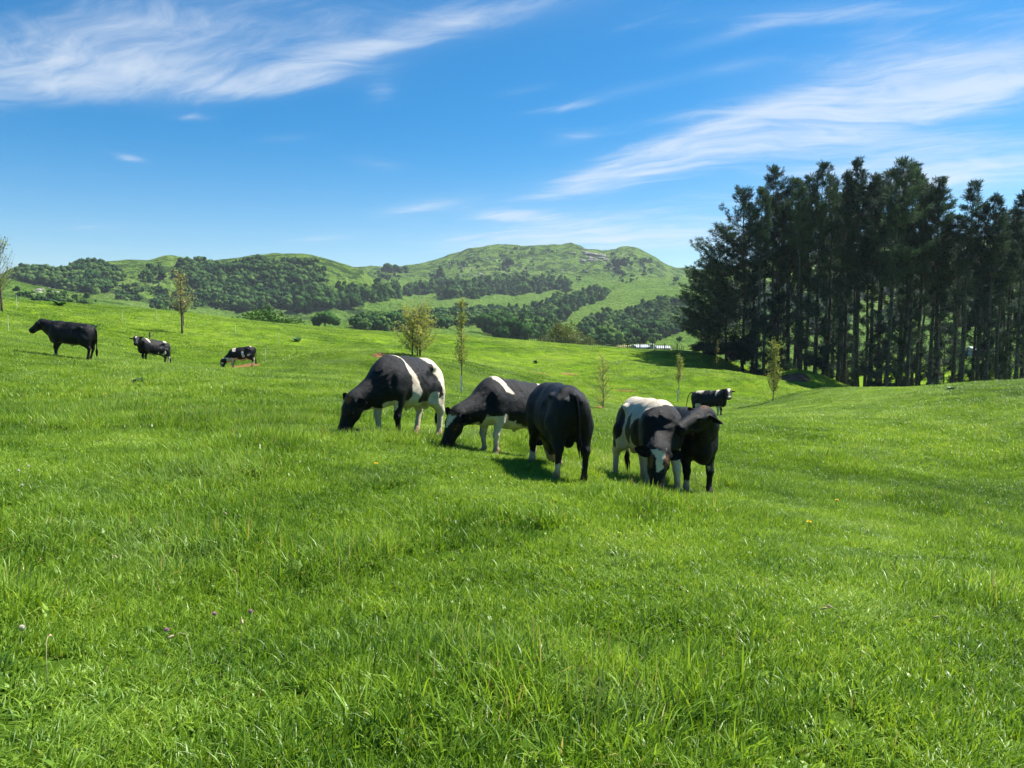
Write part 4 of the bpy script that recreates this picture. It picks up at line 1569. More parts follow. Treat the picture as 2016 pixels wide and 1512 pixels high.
plant_grass('grass', G_NEAR, 7, 3, np.concatenate([grass_points(1.6, 17, 42, 1.6, 0.05), np.stack([rng.uniform(-4, 4, 700), rng.uniform(-1.5, 1.7, 700)], -1)]),
            'lush green pasture grass covering the foreground', 0.85, 1.2)
plant_grass('grass', G_MID, 5, 3, grass_points(15.5, 46, 10.5, 3, 0.1), 'green pasture grass around and behind the bulls', 0.85, 1.3)
plant_grass('grass', G_FAR, 5, 0, grass_points(44, 112, 1.25, 6, 0.2), 'short bright grass on the far slopes of the paddock', 0.8, 1.3)

# ------------------------------------------------------------------ pine stand
def clump_faces(C, Dn, g, count, length, width, spread=0.9):
    """needle sprays: for each centre C with direction Dn, count thin triangles fanning out"""
    n = len(C)
    c = np.repeat(C, count, 0)
    d = np.repeat(Dn, count, 0) + g.normal(0, spread, (n * count, 3))
    d[:, 2] += 0.3
    d /= np.linalg.norm(d, axis=1, keepdims=True)
    s = np.cross(d, g.normal(0, 1, d.shape))
    s /= np.maximum(np.linalg.norm(s, axis=1, keepdims=True), 1e-6)
    L = length * (0.6 + 0.7 * g.random(n * count))[:, None]
    W = width * (0.7 + 0.6 * g.random(n * count))[:, None]
    c = c + g.normal(0, 0.10 * min(1.0, length / 0.2), c.shape)
    V = np.stack([c - s * W * 0.5, c + d * L * 0.55 - s * W * 0.45, c + d * L, c + d * L * 0.5 + s * W * 0.55], 1).reshape(-1, 3)
    b = np.arange(n * count)[:, None] * 4
    F = b + np.array([[0, 1, 2, 3]])
    return V, F


def make_pine(seed, hgt, crown0, wide, low=0.0, nbr=62, lean=0.0, flag=0.0):
    """returns trunk, dead-branch and foliage meshes. crown0: share of height where live crown begins."""
    g = np.random.default_rng(seed)
    r0 = 0.0078 * hgt + 0.03
    zs = np.linspace(-0.6, hgt, 13)
    wob = np.cumsum(g.normal(0, 0.05, (13, 2)), 0)
    wob -= wob[0]
    ax = np.stack([wob[:, 0] + lean * (np.maximum(zs, 0) / hgt) ** 1.5 * hgt, wob[:, 1], zs], -1)

    def axis(z):
        return np.array([np.interp(z, zs, ax[:, i]) for i in range(3)])
    rad = [r0 * (1.25 if z < 0 else 1) * max(0.06, 1 - z / hgt) ** 0.8 for z in zs]
    mb = MB().tube([tuple(p) for p in ax], rad, 9)
    trunk = mb.mesh('trunk', M['pine_bark'], True)
    br = MB()
    C, Dn = [], []
    for k in range(nbr):
        live = k < nbr * 0.62
        if live:
            t = crown0 + (1 - crown0) * ((k + g.random()) / (nbr * 0.62)) ** (0.85 if crown0 > 0.3 else 0.95)
        else:
            t = 0.06 + (crown0 * 1.1) * g.random()
        z = hgt * min(t, 0.985)
        a = g.random() * 2 * math.pi
        q = (t - crown0) / (1 - crown0)
        if live:
            prof = math.sin(math.pi * min(1, 0.22 + 0.73 * q)) ** 0.9
            L = wide * prof * g.uniform(0.65, 1.15)
            if flag:
                L *= 1 + flag * math.cos(a)
            rise = g.uniform(0.15, 0.55) + 0.4 * q
        else:
            L = wide * g.uniform(0.3, 0.7)
            rise = g.uniform(-0.25, 0.2)
        L = max(L, 0.35)
        p0 = axis(z)
        d = np.array([math.cos(a), math.sin(a), 0])
        p1 = p0 + d * L * 0.55 + np.array([0, 0, L * rise * 0.25])
        p2 = p0 + d * L + np.array([0, 0, L * rise])
        rb = 0.012 + 0.013 * L
        br.tube([tuple(p0), tuple(p1), tuple(p2)], [rb, rb * 0.7, rb * 0.25], 5, False)
        green = live or (g.random() < low)
        if green:
            m = int(2 + L * 4.0)
            for j in range(m):
                s = 0.30 + 0.72 * (j + g.random()) / m
                pp = p0 * (1 - s) ** 2 + p1 * 2 * s * (1 - s) + p2 * s * s if s < 1 else p2
                side = np.array([-d[1], d[0], 0]) * g.normal(0, 0.30) * L * 0.55 * (1.15 - s * 0.5)
                C.append(pp + side + np.array([0, 0, g.normal(0.05, 0.14)]))
                Dn.append(d * 0.8 + side * 0.6 + np.array([0, 0, 0.55]))
    for j in range(16):     # leading shoots
        z = hgt * (0.90 + 0.105 * j / 15)
        C.append(axis(min(z, hgt)) + g.normal(0, 0.12, 3))
        Dn.append(np.array([0, 0, 1.4]))
    V, F = clump_faces(np.array(C), np.array(Dn), g, 21, 0.44, 0.052, 0.62)
    crown = mesh_from('crown', V, F, False, M['pine'])
    return trunk, br.mesh('branches', M['pine_bark'], True), crown


PINES = [make_pine(300 + i, 24.0, c0, wd, lo, nb, ln, fg) for i, (c0, wd, lo, nb, ln, fg) in enumerate([
    (0.48, 1.55, 0.26, 96, 0.0, 0.0), (0.58, 1.45, 0.20, 82, 0.018, 0.2), (0.42, 1.55, 0.28, 104, -0.014, 0.0), (0.52, 1.80, 0.22, 92, 0.020, 0.25),
    (0.62, 1.30, 0.30, 80, -0.006, 0.0), (0.46, 2.30, 0.26, 112, 0.010, 0.3), (0.38, 1.40, 0.34, 104, -0.020, -0.2)])]
PINE_EDGE = make_pine(340, 20.0, 0.05, 4.3, 1.0, 200, -0.01, -0.30)      # branched to the ground
PINE_EDGE2 = make_pine(341, 21.0, 0.12, 3.3, 0.9, 170, -0.01, -0.25)
PINE_LOW = make_pine(342, 9.0, 0.10, 2.0, 0.8, 60, 0.0, 0.0)            # suppressed young pines under the tall ones


rp = random.Random(11)


def plant_pine(parts, base_h, u, D, vtop, label, group, yaw):
    x = (u - 1008) / FPX * D
    z = H1(x, D)
    top = at(u, vtop, D)[2]
    s = (top - z) / base_h
    root = bpy.data.objects.new('pine_tree', None)
    COL.objects.link(root)
    root.location = (x, D, z)
    root.rotation_euler = (rp.gauss(0, 0.012), rp.gauss(0, 0.016), yaw)
    root.scale = (0.55 * s + 0.45, 0.55 * s + 0.45, s)
    tag(root, label, 'tree', group)
    for nm, me in zip(('trunk', 'branches', 'crown'), parts):
        o = link(nm, me, root)
        if nm == 'branches':
            o['kind'] = 'stuff'
    return root


GP = 'pines of the dense stand on the right'
plant_pine(PINE_EDGE, 20.0, 1430, 84, 450, 'leftmost pine of the stand, green with branches right down to the ground', GP, 0.0)
plant_pine(PINE_EDGE2, 21.0, 1462, 82, 378, 'bushy pine just right of the leftmost pine, green low down', GP, 0.4)
plant_pine(PINE_EDGE, 20.0, 1398, 86.5, 512, 'shorter bushy pine half behind the leftmost pine, sticking out to the left', GP, 0.5)
named = [(1520, 80, 332, 5, 'tall pointed pine rising above the bushy left end of the stand'),
         (1606, 78, 326, 3, 'tall pine with a paired top, left of the middle of the stand'),
         (1690, 76, 320, 2, 'pine with a narrow pointed crown, left of the broadest tallest pine'),
         (1745, 73, 322, 5, 'tallest broad-crowned pine with the thickest trunk in the stand'),
         (1830, 74, 355, 3, 'pine with an open ragged crown right of the tallest one'),
         (1895, 72, 362, 1, 'slim pine with a tufted top standing beside the gap in the stand'),
         (1942, 71, 388, 0, 'rounded hazy-looking pine right of the gap in the stand'),
         (2003, 70, 380, 4, 'pine at the right edge of the photograph')]
for u, D, vt, k, lb in named:
    plant_pine(PINES[k], 24.0, u, D, vt, lb, GP, rp.uniform(0, 6.28))
front = [(1492, 79, 372), (1546, 79, 350), (1572, 78, 352), (1590, 80, 345), (1630, 78, 345), (1648, 77, 338), (1668, 78, 350), (1712, 75, 345), (1728, 79, 340), (1768, 75, 322), (1786, 76, 335), (1806, 76, 362),
         (1852, 74, 372), (1872, 75, 425), (1918, 73, 402), (1962, 72, 420), (1984, 73, 410), (2022, 71, 395)]
ANCH = [(1462, 'bushy left-end pine'), (1520, 'tall pointed pine'), (1606, 'tall pine with a paired top'), (1690, 'narrow pointed pine'), (1745, 'tallest broad pine'),
        (1830, 'pine with the open ragged crown'), (1895, 'slim pine beside the gap'), (1942, 'rounded hazy pine'), (2003, 'pine at the right edge')]
cnt = {}
for i, (u, D, vt) in enumerate(front):
    anc = [q for q in ANCH if q[0] < u][-1]
    cnt[anc] = cnt.get(anc, 0) + 1
    lb = '%s bare-trunked pine to the right of the %s' % (('first', 'second', 'third', 'fourth')[cnt[anc] - 1], anc[1])
    plant_pine(PINES[rp.randrange(7)], 24.0, u + rp.uniform(-6, 6), D + rp.uniform(-1.5, 1.5), vt + 4, lb, GP, rp.uniform(0, 6.28))
for i in range(40):
    u = 1476 + i * 14.5 + rp.uniform(-15, 15)
    D = rp.uniform(82, 99)
    vt = float(np.interp(u, [1450, 1520, 1600, 1740, 1830, 1880, 1940, 2060], [430, 375, 365, 355, 400, 455, 425, 410])) + rp.uniform(0, 70)
    plant_pine(PINES[rp.randrange(7)], 24.0, u, D, vt, 'pine standing behind the front trunks of the stand', 'rear pines of the stand', rp.uniform(0, 6.28))
for i in range(12):
    u = 1500 + i * 45 + rp.uniform(-18, 18)
    D = rp.uniform(73, 84)
    x = (u - 1008) / FPX * D
    vt = 640 - (H1(x, D) + rp.uniform(4.0, 11.0) - CAMH) / D * FPX
    plant_pine(PINE_LOW, 9.0, u, D, vt, 'short dark shaded pine among the trunks of the stand', 'low pines inside the stand', rp.uniform(0, 6.28))


# ------------------------------------------------------------------ saplings in the paddock
def make_sapling(seed, hgt, spread, nbr, leaves, bare=0.25, leaf=0.10, upright=1.2, rad=0.035, stems=1):
    g = np.random.default_rng(seed)
    tr, tw = MB(), MB()
    C, Dn = [], []
    for st in range(stems):
        off = g.normal(0, 0.12 * spread, 2) if stems > 1 else np.zeros(2)
        ln = g.normal(0, 0.07 if stems > 1 else 0.02, 2)
        hh = hgt * (g.uniform(0.7, 1.0) if st else 1.0)
        pts = [np.array([off[0] + ln[0] * z + 0.02 * math.sin(z * 2 + st), off[1] + ln[1] * z, z]) for z in np.linspace(-0.15, hh, 9)]
        tr.tube([tuple(p) for p in pts], [rad * (1 - 0.85 * i / 8) for i in range(9)], 7)
        for k in range(nbr // stems):
            t = bare + (0.97 - bare) * g.random() ** 1.15
            z = t * hh
            p0 = pts[0] + (pts[-1] - pts[0]) * ((z + 0.15) / (hh + 0.15))
            a = g.random() * 6.283
            L = spread * (1.15 - t * 0.75) * g.uniform(0.5, 1.1)
            d = np.array([math.cos(a), math.sin(a), upright * g.uniform(0.7, 1.4)])
            d /= np.linalg.norm(d)
            p2 = p0 + d * L + np.array([0, 0, 0.12 * L])
            p1 = (p0 + p2) / 2 + np.array([math.cos(a), math.sin(a), 0]) * 0.08 * L
            tw.tube([tuple(p0), tuple(p1), tuple(p2)], [0.011, 0.008, 0.003], 4, False)
            for j in range(int(leaves / nbr)):
                s = g.uniform(0.15, 1.03)
                pp = p0 * (1 - s) ** 2 + p1 * 2 * s * (1 - s) + p2 * s * s
                C.append(pp + g.normal(0, 0.05, 3))
                Dn.append(d)
    C, Dn = np.array(C), np.array(Dn)
    V, F = clump_faces(C[::2], Dn[::2], g, 1, leaf * 1.1, leaf * 0.6, 0.9)
    return tr.mesh('trunk', M['twig'], True), tw.mesh('branches', M['twig'], True), mesh_from('crown', V, F, False, M['sapling'])


def plant_sapling(u, v, D, seed, vtop, label, sleeve=False, **kw):
    x = (u - 1008) / FPX * D
    z = H1(x, D)
    hgt = max(1.0, at(u, vtop, D)[2] - z)
    root = bpy.data.objects.new('sapling', None)
    COL.objects.link(root)
    root.location = (x, D, z)
    tag(root, label, 'tree', 'saplings planted in the paddock')
    for nm, me in zip(('trunk', 'branches', 'crown'), make_sapling(seed, hgt, **kw)):
        o = link(nm, me, root)
        if nm == 'branches':
            o['kind'] = 'stuff'
    if sleeve:
        link('tree_sleeve', MB().tube([(0, 0, -0.1), (0.005, 0, 0.3), (0.0, 0, 0.95)], [0.044, 0.042, 0.040], 12).mesh('tree_sleeve', M['sleeve'], True), root)
    return root


plant_sapling(8, 613, 52, 401, 478, 'bare-twigged young tree at the left edge of the photograph', spread=2.4, nbr=100, leaves=900, bare=0.24, upright=1.6, rad=0.09, leaf=0.12)
plant_sapling(360, 657, 56, 402, 540, 'lollipop-shaped young tree with a dark straight trunk behind the small bull', spread=1.75, nbr=130, leaves=900, bare=0.30, upright=0.95, rad=0.085, leaf=0.13)
plant_sapling(822, 702, 46, 403, 606, 'wide bushy sapling behind the white-banded bull', spread=1.9, nbr=130, leaves=5600, bare=0.05, upright=0.8, rad=0.05, leaf=0.12, stems=4)
plant_sapling(908, 775, 38, 404, 592, 'tall slender sapling with a pale sleeve round its trunk, right of the banded bull', True, spread=0.8, nbr=70, leaves=2000, bare=0.28, upright=1.7, rad=0.036, leaf=0.09)
plant_sapling(1188, 806, 42, 405, 702, 'thin twiggy sapling in orange soil between the bull groups', spread=1.0, nbr=70, leaves=800, bare=0.03, upright=0.9, rad=0.03, leaf=0.085)
plant_sapling(1336, 792, 52, 406, 700, 'small narrow sapling on a thin pale stem above the white-backed bull', True, spread=0.72, nbr=60, leaves=1100, bare=0.40, upright=1.6, rad=0.032, leaf=0.09)
plant_sapling(1524, 790, 45, 407, 676, 'leafy yellow-green sapling leaning in front of the pines', spread=0.95, nbr=90, leaves=2400, bare=0.10, upright=1.8, rad=0.032, leaf=0.10)
plant_sapling(1412, 700, 70, 408, 672, 'tiny sapling top showing below the leftmost pine', spread=0.3, nbr=14, leaves=150, bare=0.2, upright=1.8, rad=0.02, leaf=0.09)


# ------------------------------------------------------------------ trees and bush in the valley and on the hills
def blob_tree(seed, kind='round'):
    """crown of lumpy foliage masses with loose leaf faces round the rim, 1 unit tall"""
    g = np.random.default_rng(seed)
    if kind == 'round':
        K = 11
        cc = np.stack([g.normal(0, 0.20, K), g.normal(0, 0.20, K), g.uniform(0.30, 0.80, K)], -1)
        rr = g.uniform(0.13, 0.25, K)
    elif kind == 'cone':
        K = 10
        zz = np.linspace(0.12, 0.90, K)
        cc = np.stack([g.normal(0, 0.04, K), g.normal(0, 0.04, K), zz], -1)
        rr = 0.29 * (1.03 - zz) + 0.03
    else:
        K = 13
        cc = np.stack([g.normal(0, 0.30, K), g.normal(0, 0.30, K), g.uniform(0.28, 0.74, K)], -1)
        rr = g.uniform(0.12, 0.22, K)
    V, F = np.zeros((0, 3)), np.zeros((0, 4), int)
    na, nb = 6, 9
    ph = np.linspace(0.12, math.pi - 0.12, na)
    th = np.linspace(0, 2 * math.pi, nb + 1)[:-1]
    U = np.array([[math.sin(a) * math.cos(b), math.sin(a) * math.sin(b), math.cos(a)] for a in ph for b in th])
    for q in range(K):
        PV = U * (1 + 0.30 * fbm(U * 2.2 + seed + q * 7.7, 2) * 1.5 + g.normal(0, 0.12, len(U)))[:, None] * rr[q] + cc[q]
        o = len(V)
        V = np.concatenate([V, PV])
        F = np.concatenate([F, np.array([[o + i * nb + j, o + (i + 1) * nb + j, o + (i + 1) * nb + (j + 1) % nb, o + i * nb + (j + 1) % nb] for i in range(na - 1) for j in range(nb)])])
    n = 260
    k = g.integers(0, K, n)
    d = g.normal(0, 1, (n, 3))
    d[:, 2] = np.abs(d[:, 2]) * 0.9 - 0.25
    d /= np.linalg.norm(d, axis=1, keepdims=True)
    c = cc[k] + d * (rr[k] * g.uniform(0.95, 1.18, n))[:, None]
    s = np.cross(d, g.normal(0, 1, d.shape))
    s /= np.linalg.norm(s, axis=1, keepdims=True)
    t = np.cross(d, s) * 0.8 + d * 0.6
    sz = g.uniform(0.018, 0.045, n)[:, None]
    V2 = np.stack([c - s * sz - t * sz, c + s * sz - t * sz, c + s * sz + t * sz, c - s * sz + t * sz], 1).reshape(-1, 3)
    F = np.concatenate([F, len(V) + np.arange(n * 4).reshape(-1, 4)])
    return np.concatenate([V, V2]), F


def fine_crown(seed, kind, n=5200, leaf=0.020):
    """crown of many separate leaves gathered in clumps, for trees near enough to show them"""
    g = np.random.default_rng(seed)
    K = 34
    d = g.normal(0, 1, (K, 3))
    d /= np.linalg.norm(d, axis=1, keepdims=True)
    q = g.random(K) ** 0.4
    cc = np.stack([d[:, 0] * q * 0.36, d[:, 1] * q * 0.36, 0.52 + d[:, 2] * q * 0.36], -1)
    rr = g.uniform(0.06, 0.13, K)
    k = g.integers(0, K, n)
    e = g.normal(0, 1, (n, 3))
    e /= np.linalg.norm(e, axis=1, keepdims=True)
    c = cc[k] + e * (rr[k] * g.random(n) ** 0.35)[:, None]
    return clump_faces(c, e * 0.6 + np.array([0, 0, -0.35 if kind == 'willow' else 0.1]), g, 1, leaf * 1.9, leaf, 0.7)


def tree_mesh(seed, kind, mat):
    V, F = blob_tree(seed, kind)
    return mesh_from('tree_crown', V, F, True, mat)


BUSH = proto_collection('bush_trees', [tree_mesh(500 + i, k, M['bush']) for i, k in enumerate(['round', 'broad', 'round', 'broad', 'round', 'cone', 'broad', 'round'])])
DARKW = proto_collection('dark_trees', [tree_mesh(520 + i, k, M['dark_tree']) for i, k in enumerate(['cone', 'round', 'cone', 'round', 'cone', 'round'])])


def in_poly(px, py, poly):
    inside = np.zeros(len(px), bool)
    n = len(poly)
    for i in range(n):
        x1, y1 = poly[i]
        x2, y2 = poly[(i + 1) % n]
        c = ((y1 > py) != (y2 > py)) & (px < (x2 - x1) * (py - y1) / (y2 - y1 + 1e-12) + x1)
        inside ^= c
    return inside


def wood(name, label, poly, count, size, coll, nvar, rmin=170.0, seed=0, clumpy=0.0):
    g = np.random.default_rng(seed)
    poly_a = np.array(poly, float)
    lo, hi = poly_a.min(0), poly_a.max(0)
    P = []
    tries = 0
    while len(P) < count and tries < 40:
        tries += 1
        c = lo + (hi - lo) * g.random((count, 2))
        c = c[in_poly(c[:, 0], c[:, 1], poly)]
        if clumpy:
            c = c[vnoise(np.c_[c / 26.0, np.full(len(c), seed)]) > clumpy]
        c = c + g.normal(0, 1, c.shape) * np.array([5.0, 2.0])
        for u, v in c:
            q = hit_far(u, v, rmin)
            if q is not None:
                P.append(q)
            if len(P) >= count:
                break
    P = np.array(P)
    n = len(P)
    sz = size[0] * 0.7 + (size[1] * 1.1 - size[0] * 0.7) * g.random(n) ** 2.2
    P[:, 2] -= sz * 0.12
    w_ = sz * g.uniform(0.85, 1.25, n)
    o = scatter(name, coll, P, np.stack([0 * sz, 0 * sz, g.random(n) * 6.28], -1), np.stack([w_, w_, sz], -1), g.integers(0, nvar, n))
    return tag(o, label, 'bush', kind='stuff')


wood('hillside_bush', 'dark native bush along the left end of the ridge',
     [(28, 538), (46, 531), (78, 541), (125, 538), (180, 523), (215, 540), (228, 558), (200, 578), (150, 575), (100, 562), (45, 553)], 620, (4.5, 11), BUSH, 8, 560, 1)
wood('hillside_bush', 'dense dark bush covering the face of the left hill',
     [(352, 524), (372, 524), (440, 529), (500, 521), (560, 518), (610, 526), (632, 545), (640, 570), (655, 596), (560, 608), (480, 614), (410, 604), (384, 572), (350, 545)], 1500, (4, 11), BUSH, 8, 500, 2, 0.15)
wood('hillside_bush', 'scattered scrub on the broken slope between the bush patches',
     [(210, 528), (345, 520), (380, 560), (400, 612), (330, 616), (230, 590)], 230, (2.5, 6), BUSH, 8, 450, 3, 0.52)
wood('hillside_bush', 'belt of dark trees across the foot of the rugged mountain',
     [(560, 604), (640, 580), (700, 582), (790, 572), (860, 566), (950, 560), (1040, 550), (1122, 562), (1125, 570), (1000, 580), (905, 588), (855, 580), (770, 590), (690, 606), (600, 614)], 640, (8, 16), DARKW, 6, 600, 4)
wood('hillside_bush', 'low bush strip in the valley behind the bushy sapling',
     [(698, 645), (760, 624), (880, 620), (905, 608), (985, 612), (1002, 634), (960, 640), (880, 646), (800, 651), (712, 652)], 700, (3.5, 8), BUSH, 8, 300, 5)
wood('hillside_bush', 'dark trees filling the gully in the middle of the valley',
     [(958, 648), (1005, 620), (1060, 610), (1100, 592), (1180, 578), (1196, 584), (1125, 622), (1085, 642), (1072, 668), (985, 672)], 430, (6, 14), DARKW, 6, 300, 6)
wood('hillside_bush', 'mixed bush on the slope between the willow and the pines',
     [(1140, 645), (1200, 628), (1270, 606), (1345, 592), (1372, 600), (1380, 650), (1325, 656), (1290, 672), (1200, 682), (1148, 674)], 760, (4, 9.5), BUSH, 8, 250, 7)
wood('hillside_bush', 'bush on the shaded hill glimpsed between the pine trunks',
     [(1390, 560), (1600, 530), (1800, 515), (2040, 500), (2040, 640), (1800, 650), (1500, 655), (1390, 640)], 900, (7, 13), DARKW, 6, 300, 8, 0.42)
wood('hillside_scrub', 'sparse scrub dotted over the rugged mountain face',
     [(700, 545), (840, 530), (980, 495), (1130, 492), (1290, 515), (1340, 545), (1200, 560), (1000, 552), (850, 560), (720, 572)], 300, (2, 6.5), BUSH, 8, 900, 9, 0.55)
wood('hillside_scrub', 'low scrub on the rocky knoll at the left',
     [(30, 575), (110, 580), (180, 592), (210, 602), (60, 598)], 70, (1.5, 3.5), BUSH, 8, 300, 10, 0.4)


# rocks
def rock_mesh(seed):
    g = np.random.default_rng(seed)
    ph = np.linspace(0.0, math.pi, 6)
    th = np.linspace(0, 2 * math.pi, 9)[:-1]
    V = []
    for a in ph:
        for b in th:
            q = np.array([math.sin(a) * math.cos(b), math.sin(a) * math.sin(b), math.cos(a)])
            V.append(q * np.array([1.0, 0.7, 0.45]) * (0.75 + 0.5 * g.random()))
    F = np.array([[i * 8 + j, (i + 1) * 8 + j, (i + 1) * 8 + (j + 1) % 8, i * 8 + (j + 1) % 8] for i in range(5) for j in range(8)])
    return mesh_from('rock', np.array(V), F, False, M['rock'])


ROCKS = proto_collection('rocks', [rock_mesh(600 + i) for i in range(4)])
for nm, lb, poly, cnt, sz, rmin in [
        ('hill_rocks', 'grey limestone outcrop on the upper face of the mountain', [(1140, 498), (1190, 503), (1195, 518), (1150, 512)], 46, (3, 8), 1100),
        ('hill_rocks', 'pale boulders scattered on the rocky knoll at the left', [(60, 566), (110, 572), (150, 590), (120, 596), (70, 580)], 60, (0.5, 1.5), 300),
        ('hill_rocks', 'small pale rocks over the mountain face', [(880, 510), (1000, 490), (1130, 488), (1280, 505), (1300, 535), (1100, 550), (900, 540)], 90, (1.5, 4.5), 1000)]:
    o = wood(nm, lb, poly, cnt, sz, ROCKS, 4, rmin, len(lb))
    tag(o, cat='rocks')


def lone_tree(u, v, hpx, kind, mat, label, group=None, D=None, wide=1.0, trunk=True, seed=0, rmin=180):
    c = hit_far(u, v, rmin) if D is None else None
    if c is None:
        DD = D or 150
        x = (u - 1008) / FPX * DD
        c = np.array([x, DD, H1(x, DD)])
        hgt = at(u, v - hpx, DD)[2] - c[2]
    else:
        hgt = hpx / FPX * c[1]
    root = bpy.data.objects.new('tree', None)
    COL.objects.link(root)
    root.location = c
    root.rotation_euler = (0, 0, (u * 0.7) % 6.28)
    root.scale = (hgt * wide, hgt * wide, hgt)
    tag(root, label, 'tree', group)
    if D is not None:
        V, F = fine_crown(700 + seed, 'willow' if mat == M['willow'] else kind)
    else:
        V, F = blob_tree(700 + seed, kind)
    if D is None and kind != 'cone':
        V[:, 2] = V[:, 2] * 0.92 + 0.05
    link('crown', mesh_from('crown', V, F, D is None, mat), root)
    if trunk:
        link('trunk', MB().tube([(0, 0, -0.08), (0.01, 0, 0.2), (0, 0, 0.5)], [0.045, 0.036, 0.02], 7).mesh('trunk', M['twig'], True), root)
    return root


GH = 'single trees in the valley and on the hills'
for i, (u, v, hp_, kd, mt, lb, D, wd) in enumerate([
        (515, 641, 42, 'broad', 'dark_tree', 'dark rounded tree top showing over the paddock brow, larger of two', 150, 1.5),
        (562, 642, 26, 'broad', 'dark_tree', 'small dark tree top just right of the larger one on the brow', 150, 1.3),
        (640, 650, 40, 'round', 'dark_tree', 'lone dark leaning tree in the valley behind the brow', None, 1.2),
        (778, 545, 28, 'broad', 'dark_tree', 'dark twin clump on the saddle between the two hills', None, 1.3),
        (868, 548, 26, 'cone', 'dark_tree', 'dark upright tree on the left shoulder of the mountain', None, 1.1),
        (752, 552, 13, 'round', 'dark_tree', 'small round tree below the saddle clump', None, 1.2),
        (1002, 528, 20, 'round', 'dark_tree', 'lone dark tree high in the middle of the mountain face', None, 1.0),
        (1042, 566, 26, 'broad', 'dark_tree', 'large tree standing out above the belt of trees', None, 1.2),
        (1220, 537, 30, 'round', 'bush', 'oval tree on the right upper face of the mountain', None, 0.8),
        (1268, 522, 12, 'round', 'bush', 'left one of two small trees near the mountain right end', None, 1.1),
        (1280, 520, 12, 'round', 'bush', 'right one of two small trees near the mountain right end', None, 1.1),
        (1331, 558, 13, 'round', 'dark_tree', 'round tree on the green shoulder left of the pines', None, 1.2),
        (1196, 622, 17, 'round', 'dark_tree', 'round dark tree alone on the bright green spur', None, 1.1),
        (1221, 629, 20, 'cone', 'dark_tree', 'pointed tree at the upper edge of the mixed bush', None, 0.9),
        (1284, 622, 26, 'cone', 'dark_tree', 'tall pointed dark tree, larger of the pair above the bush', None, 1.0),
        (1303, 622, 22, 'cone', 'dark_tree', 'pointed dark tree right of the tallest pointed one', None, 1.1),
        (1317, 611, 13, 'cone', 'dark_tree', 'small pointed tree on the open slope near the pines', None, 0.9),
        (1340, 600, 16, 'round', 'dark_tree', 'rounded tree close against the left edge of the pines', None, 1.2),
        (958, 651, 9, 'round', 'dark_tree', 'very small tree alone on the pale flat in the valley', None, 1.2),
        (1286, 681, 16, 'round', 'dark_tree', 'small dark tree above the white shed roofs', None, 1.0),
        (1338, 676, 14, 'round', 'dark_tree', 'small dark tree on the green bank by the leftmost pine', None, 1.0),
        (1110, 690, 72, 'broad', 'willow', 'large pale olive willow standing behind the fence', 122, 0.95),
        (1146, 694, 44, 'broad', 'willow', 'small yellowish willow beside the large one by the fence', 114, 1.0)]):
    lone_tree(u, v, hp_, kd, M[mt], lb, GH, D, wd, True, i)


# ------------------------------------------------------------------ sheds, track and fences
def shed(u, D, length, depth, wall_h, roof_h, yaw, label, sections=1):
    x = (u - 1008) / FPX * D
    z = H1(x, D)
    root = bpy.data.objects.new('farm_shed', None)
    COL.objects.link(root)
    root.location = (x, D, z)
    root.rotation_euler = (0, 0, yaw)
    tag(root, label, 'shed', 'farm sheds in the valley')
    link('wall', MB().box((0, 0, wall_h / 2 - 0.3), (length, depth, wall_h + 0.6)).mesh('wall', M['wall']), root)
    for sgn in (-1, 1):
        n = 9
        for k in range(n):
            x0, x1 = -length / 2 - 0.3 + (length + 0.6) * k / n, -length / 2 - 0.3 + (length + 0.6) * (k + 1) / n - 0.03
            V = []
            for xx in (x0, x1):
                V += [(xx, sgn * (depth / 2 + 0.4), wall_h - 0.05), (xx, 0, wall_h + roof_h), (xx, 0, wall_h + roof_h + 0.08), (xx, sgn * (depth / 2 + 0.4), wall_h + 0.03)]
            F = [(0, 1, 5, 4), (1, 2, 6, 5), (2, 3, 7, 6), (3, 0, 4, 7), (0, 3, 2, 1), (4, 5, 6, 7)]
            link('roof_sheet', mesh_from('roof_sheet', V, F, False, M['roof']), root)
    for sgn in (-1, 1):
        link('gable', mesh_from('gable', [(sgn * (length / 2 - 0.02), -depth / 2, wall_h - 0.02), (sgn * (length / 2 - 0.02), depth / 2, wall_h - 0.02), (sgn * (length / 2 - 0.02), 0, wall_h + roof_h - 0.05)], [(0, 1, 2)], False, M['wall']), root)
    for k in range(1):
        link('door', MB().box((length * 0.36, -depth / 2 - 0.02, 0.4), (1.1, 0.08, 0.9)).mesh('door', M['dark_door']), root)
    return root


shed(1260, 330, 5.5, 9, 0.9, 1.0, R(10), 'long low farm shed with a pale roof, left one beyond the fence')
shed(1304, 330, 5.5, 9, 0.9, 0.9, R(-4), 'farm shed with a pale roof right of the tank beyond the fence')
shed(722, 460, 6.0, 5, 2.2, 1.2, R(15), 'tiny grey hut in the valley left of the bushy sapling')
shed(1925, 210, 5.0, 5, 1.7, 0.9, R(8), 'pale-roofed shed glimpsed between the right-hand pine trunks')
x_, y_ = (1283 - 1008) / FPX * 326, 326
tk = bpy.data.objects.new('farm_tank', None)
COL.objects.link(tk)
tk.location = (x_, y_, H1(x_, y_))
tag(tk, 'grey upright tank between the two pale-roofed sheds', 'tank')
link('barrel', MB().tube([(0, 0, -0.3), (0, 0, 2.4)], [0.9, 0.9], 16).mesh('barrel', M['wall'], False), tk)
link('lid', MB().tube([(0, 0, 2.4), (0, 0, 2.5), (0, 0, 2.8)], [1.0, 0.95, 0.2], 16).mesh('lid', M['roof'], False), tk)


